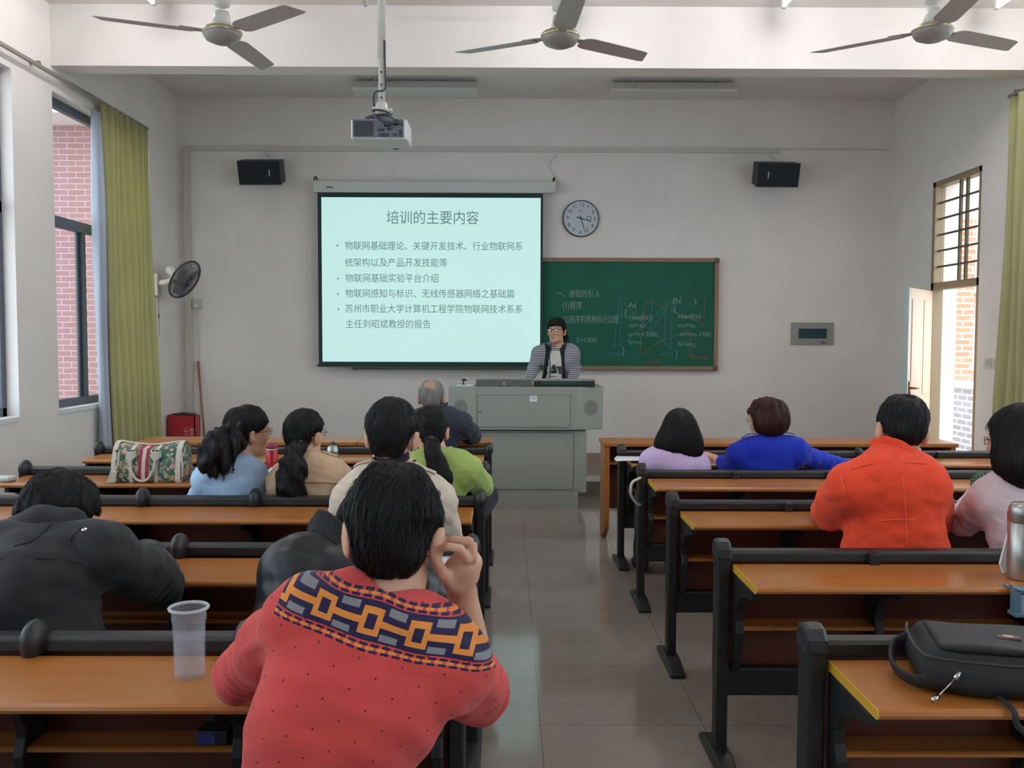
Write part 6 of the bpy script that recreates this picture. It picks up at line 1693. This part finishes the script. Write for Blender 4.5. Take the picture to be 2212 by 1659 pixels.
q = on(bvp, p, 182, 1146, .0) or at(182,1146,2.5); obj('snap_button', MB().lathe([(0,-.006),(.007,-.004),(.008,.004)], (q.x,q.y,q.z), 12, 'y'), M_CHROME, p['gar'])

# woman standing behind the lectern
def stripemat():
    m = cloth('striped_cotton', S(60,62,74)); m2 = m; nt = m.node_tree; L = nt.links.new; b = nt.nodes['Principled BSDF']
    tc = N(nt,'ShaderNodeTexCoord'); sx = N(nt,'ShaderNodeSeparateXYZ'); L(tc.outputs['Object'], sx.inputs[0])
    a = N(nt,'ShaderNodeMath', operation='MULTIPLY'); L(sx.outputs[2], a.inputs[0]); a.inputs[1].default_value = 1/.0165
    f = N(nt,'ShaderNodeMath', operation='FRACT'); L(a.outputs[0], f.inputs[0]); g = N(nt,'ShaderNodeMath', operation='LESS_THAN'); L(f.outputs[0], g.inputs[0]); g.inputs[1].default_value = .42
    mx = N(nt,'ShaderNodeMixRGB'); L(g.outputs[0], mx.inputs[0]); mx.inputs[1].default_value = S(62,64,80); mx.inputs[2].default_value = S(214,214,216)
    L(mx.outputs[0], b.inputs['Base Color']); return m
M_STR = stripemat()
p = build_person('woman with spectacles and striped cardigan standing behind the lectern, speaking',
    dict(head=at(1202,713,8.92), hrot=(157,0,0), C7=at(1206,752,8.97), shL=at(1236,764,8.95), shR=at(1165,764,8.95), elL=at(1243,797,8.96), wrL=at(1236,822,8.66), elR=at(1152,796,8.92), wrR=at(1142,822,8.62), hip=Vector((.50,8.97,.99))),
    dict(mat=M_STR, off=.014, wr=.003, seed=141, name='cardigan', hemz=-.14, neck=.060), hs=1.0, fem=True, w=.92, standing=True, skin=M_SKIN2)
F = p['F']; sh = hair_cap(F, 1.05, nape=-.07, lump=.003, seed=17, ears=True, zf=.062)
sh.add(chain([F.w(-.05,.068,.075), F.w(-.056,.078,.045)], [.016,.008], .01), .02).add(chain([F.w(.0,.075,.085), F.w(.02,.093,.042)], [.020,.008], .01), .02).add(chain([F.w(.04,.068,.075), F.w(.058,.076,.03)], [.020,.008], .01), .02).add(chain([F.w(-.025,.075,.08), F.w(-.02,.094,.045)], [.016,.007], .01), .02)
hair(p, sh, h=.006)
ponytail(p, [F.w(-.02,-.10,-.02), F.w(-.06,-.09,-.07), F.w(-.075,-.06,-.11)], [.03,.03,.018], 5, .004, M_BAND)
glasses(p, r=.0018)
for s in (-1, 1):
    obj('eye', MB().ball(F.w(s*.031,.0865,.001), .0075, 12, 8), mat('eye_dark', S(40,30,28), rough=.2), p['body'], smooth=True)
obj('lips', MB().ball(F.w(0,.0955,-.069), (.018,.006,.009), 14, 8, Matrix(F.R.tolist())), mat('lip_tone', S(176,104,96), rough=.5), p['body'], smooth=True)
# black placket bands and pale shirt of the open cardigan
f = -1*p['fwd']
def front(x, z, o=.0):   # point on the front of the torso, x to her left
    base = p['mid']+(p['C7']-p['mid'])*.5; return base
M_BLKKNIT = cloth('black_rib', S(34,36,46)); M_SHIRT = cloth('white_jersey', S(206,202,196)); M_PRT = cloth('shirt_print', S(66,66,74))
dg = bpy.context.evaluated_depsgraph_get()
from mathutils.bvhtree import BVHTree
bv = BVHTree.FromPolygons([v.co for v in p['gar'].data.vertices], [q.vertices for q in p['gar'].data.polygons])
oo = Vector((p['t'].location)); fv = Vector((float(p['fwd'][0]), float(p['fwd'][1]), 0)).normalized()
def onfront(px, py_, off=.003):
    o = at(px, py_, 8.4); d = at(px, py_, 9.4)-o; h = bv.ray_cast(o-oo, d.normalized())
    q = (h[0]+oo) if h[0] is not None else at(px, py_, 8.86); return q-d.normalized()*off
def patch(name, rows_, m, off):
    """cloth panel laid on the front: rows of (y, x0, x1) in photo pixels"""
    vs = []; fs = []; nx = 9
    for y, xa_, xb_ in rows_:
        for i in range(nx): vs.append(onfront(xa_+(xb_-xa_)*i/(nx-1), y, off))
    for r in range(len(rows_)-1):
        for i in range(nx-1): a = r*nx+i; fs.append((a, a+1, a+nx+1, a+nx))
    o = obj(name, MB().add(vs, fs), m, p['t'], smooth=True); s = o.modifiers.new('thick','SOLIDIFY'); s.thickness = .004; s.offset = 0; return o
PX = lambda x, y: (1120+x*150/1464, 670+y*170/1659)
def R__(lst): return [(PX(0,y)[1], PX(a,0)[0], PX(b,0)[0]) for y, a, b in lst]
shirt = patch('shirt', R__([(850,690,880),(900,668,890),(980,648,905),(1080,635,920),(1200,615,925),(1320,600,925),(1440,545,930),(1500,540,935)]), M_SHIRT, .004)
patch('placket', R__([(700,545,625),(760,560,650),(820,575,690),(900,570,670),(1000,560,645),(1150,545,625),(1300,525,605),(1440,495,560),(1500,490,555)]), M_BLKKNIT, .010)
patch('placket', R__([(700,930,1025),(760,900,1010),(820,872,985),(900,885,970),(1000,905,968),(1150,915,975),(1300,922,985),(1440,925,1000),(1500,925,1000)]), M_BLKKNIT, .010)
pr = patch('printed_motif', R__([(1150,725,770),(1200,700,790),(1260,670,805),(1330,690,810)]), M_PRT, .0075)
pr2 = patch('printed_motif', R__([(1185,790,905),(1240,830,905),(1330,850,905),(1350,855,900)]), M_PRT, .0075)
pr3 = patch('printed_motif', R__([(1395,660,800),(1408,660,800)]), M_PRT, .0075)
mc_ = onfront(*PX(660,775), .03); mb = MB().ball(mc_, (.018,.016,.016), 12, 8).tube(spline([mc_, mc_+Vector((-.004,-.03,-.05)), (mc_.x-.01, 8.55, 1.25), (mc_.x-.02, 8.5, 1.098)]), .005, 8).lathe([(.035,0),(.03,.012),(.008,.02)], (mc_.x-.02, 8.5, 1.0945), 16)
tag(obj('microphone', mb, M_BLK, None, smooth=True), 'black gooseneck microphone in front of the woman behind the lectern', 'microphone')
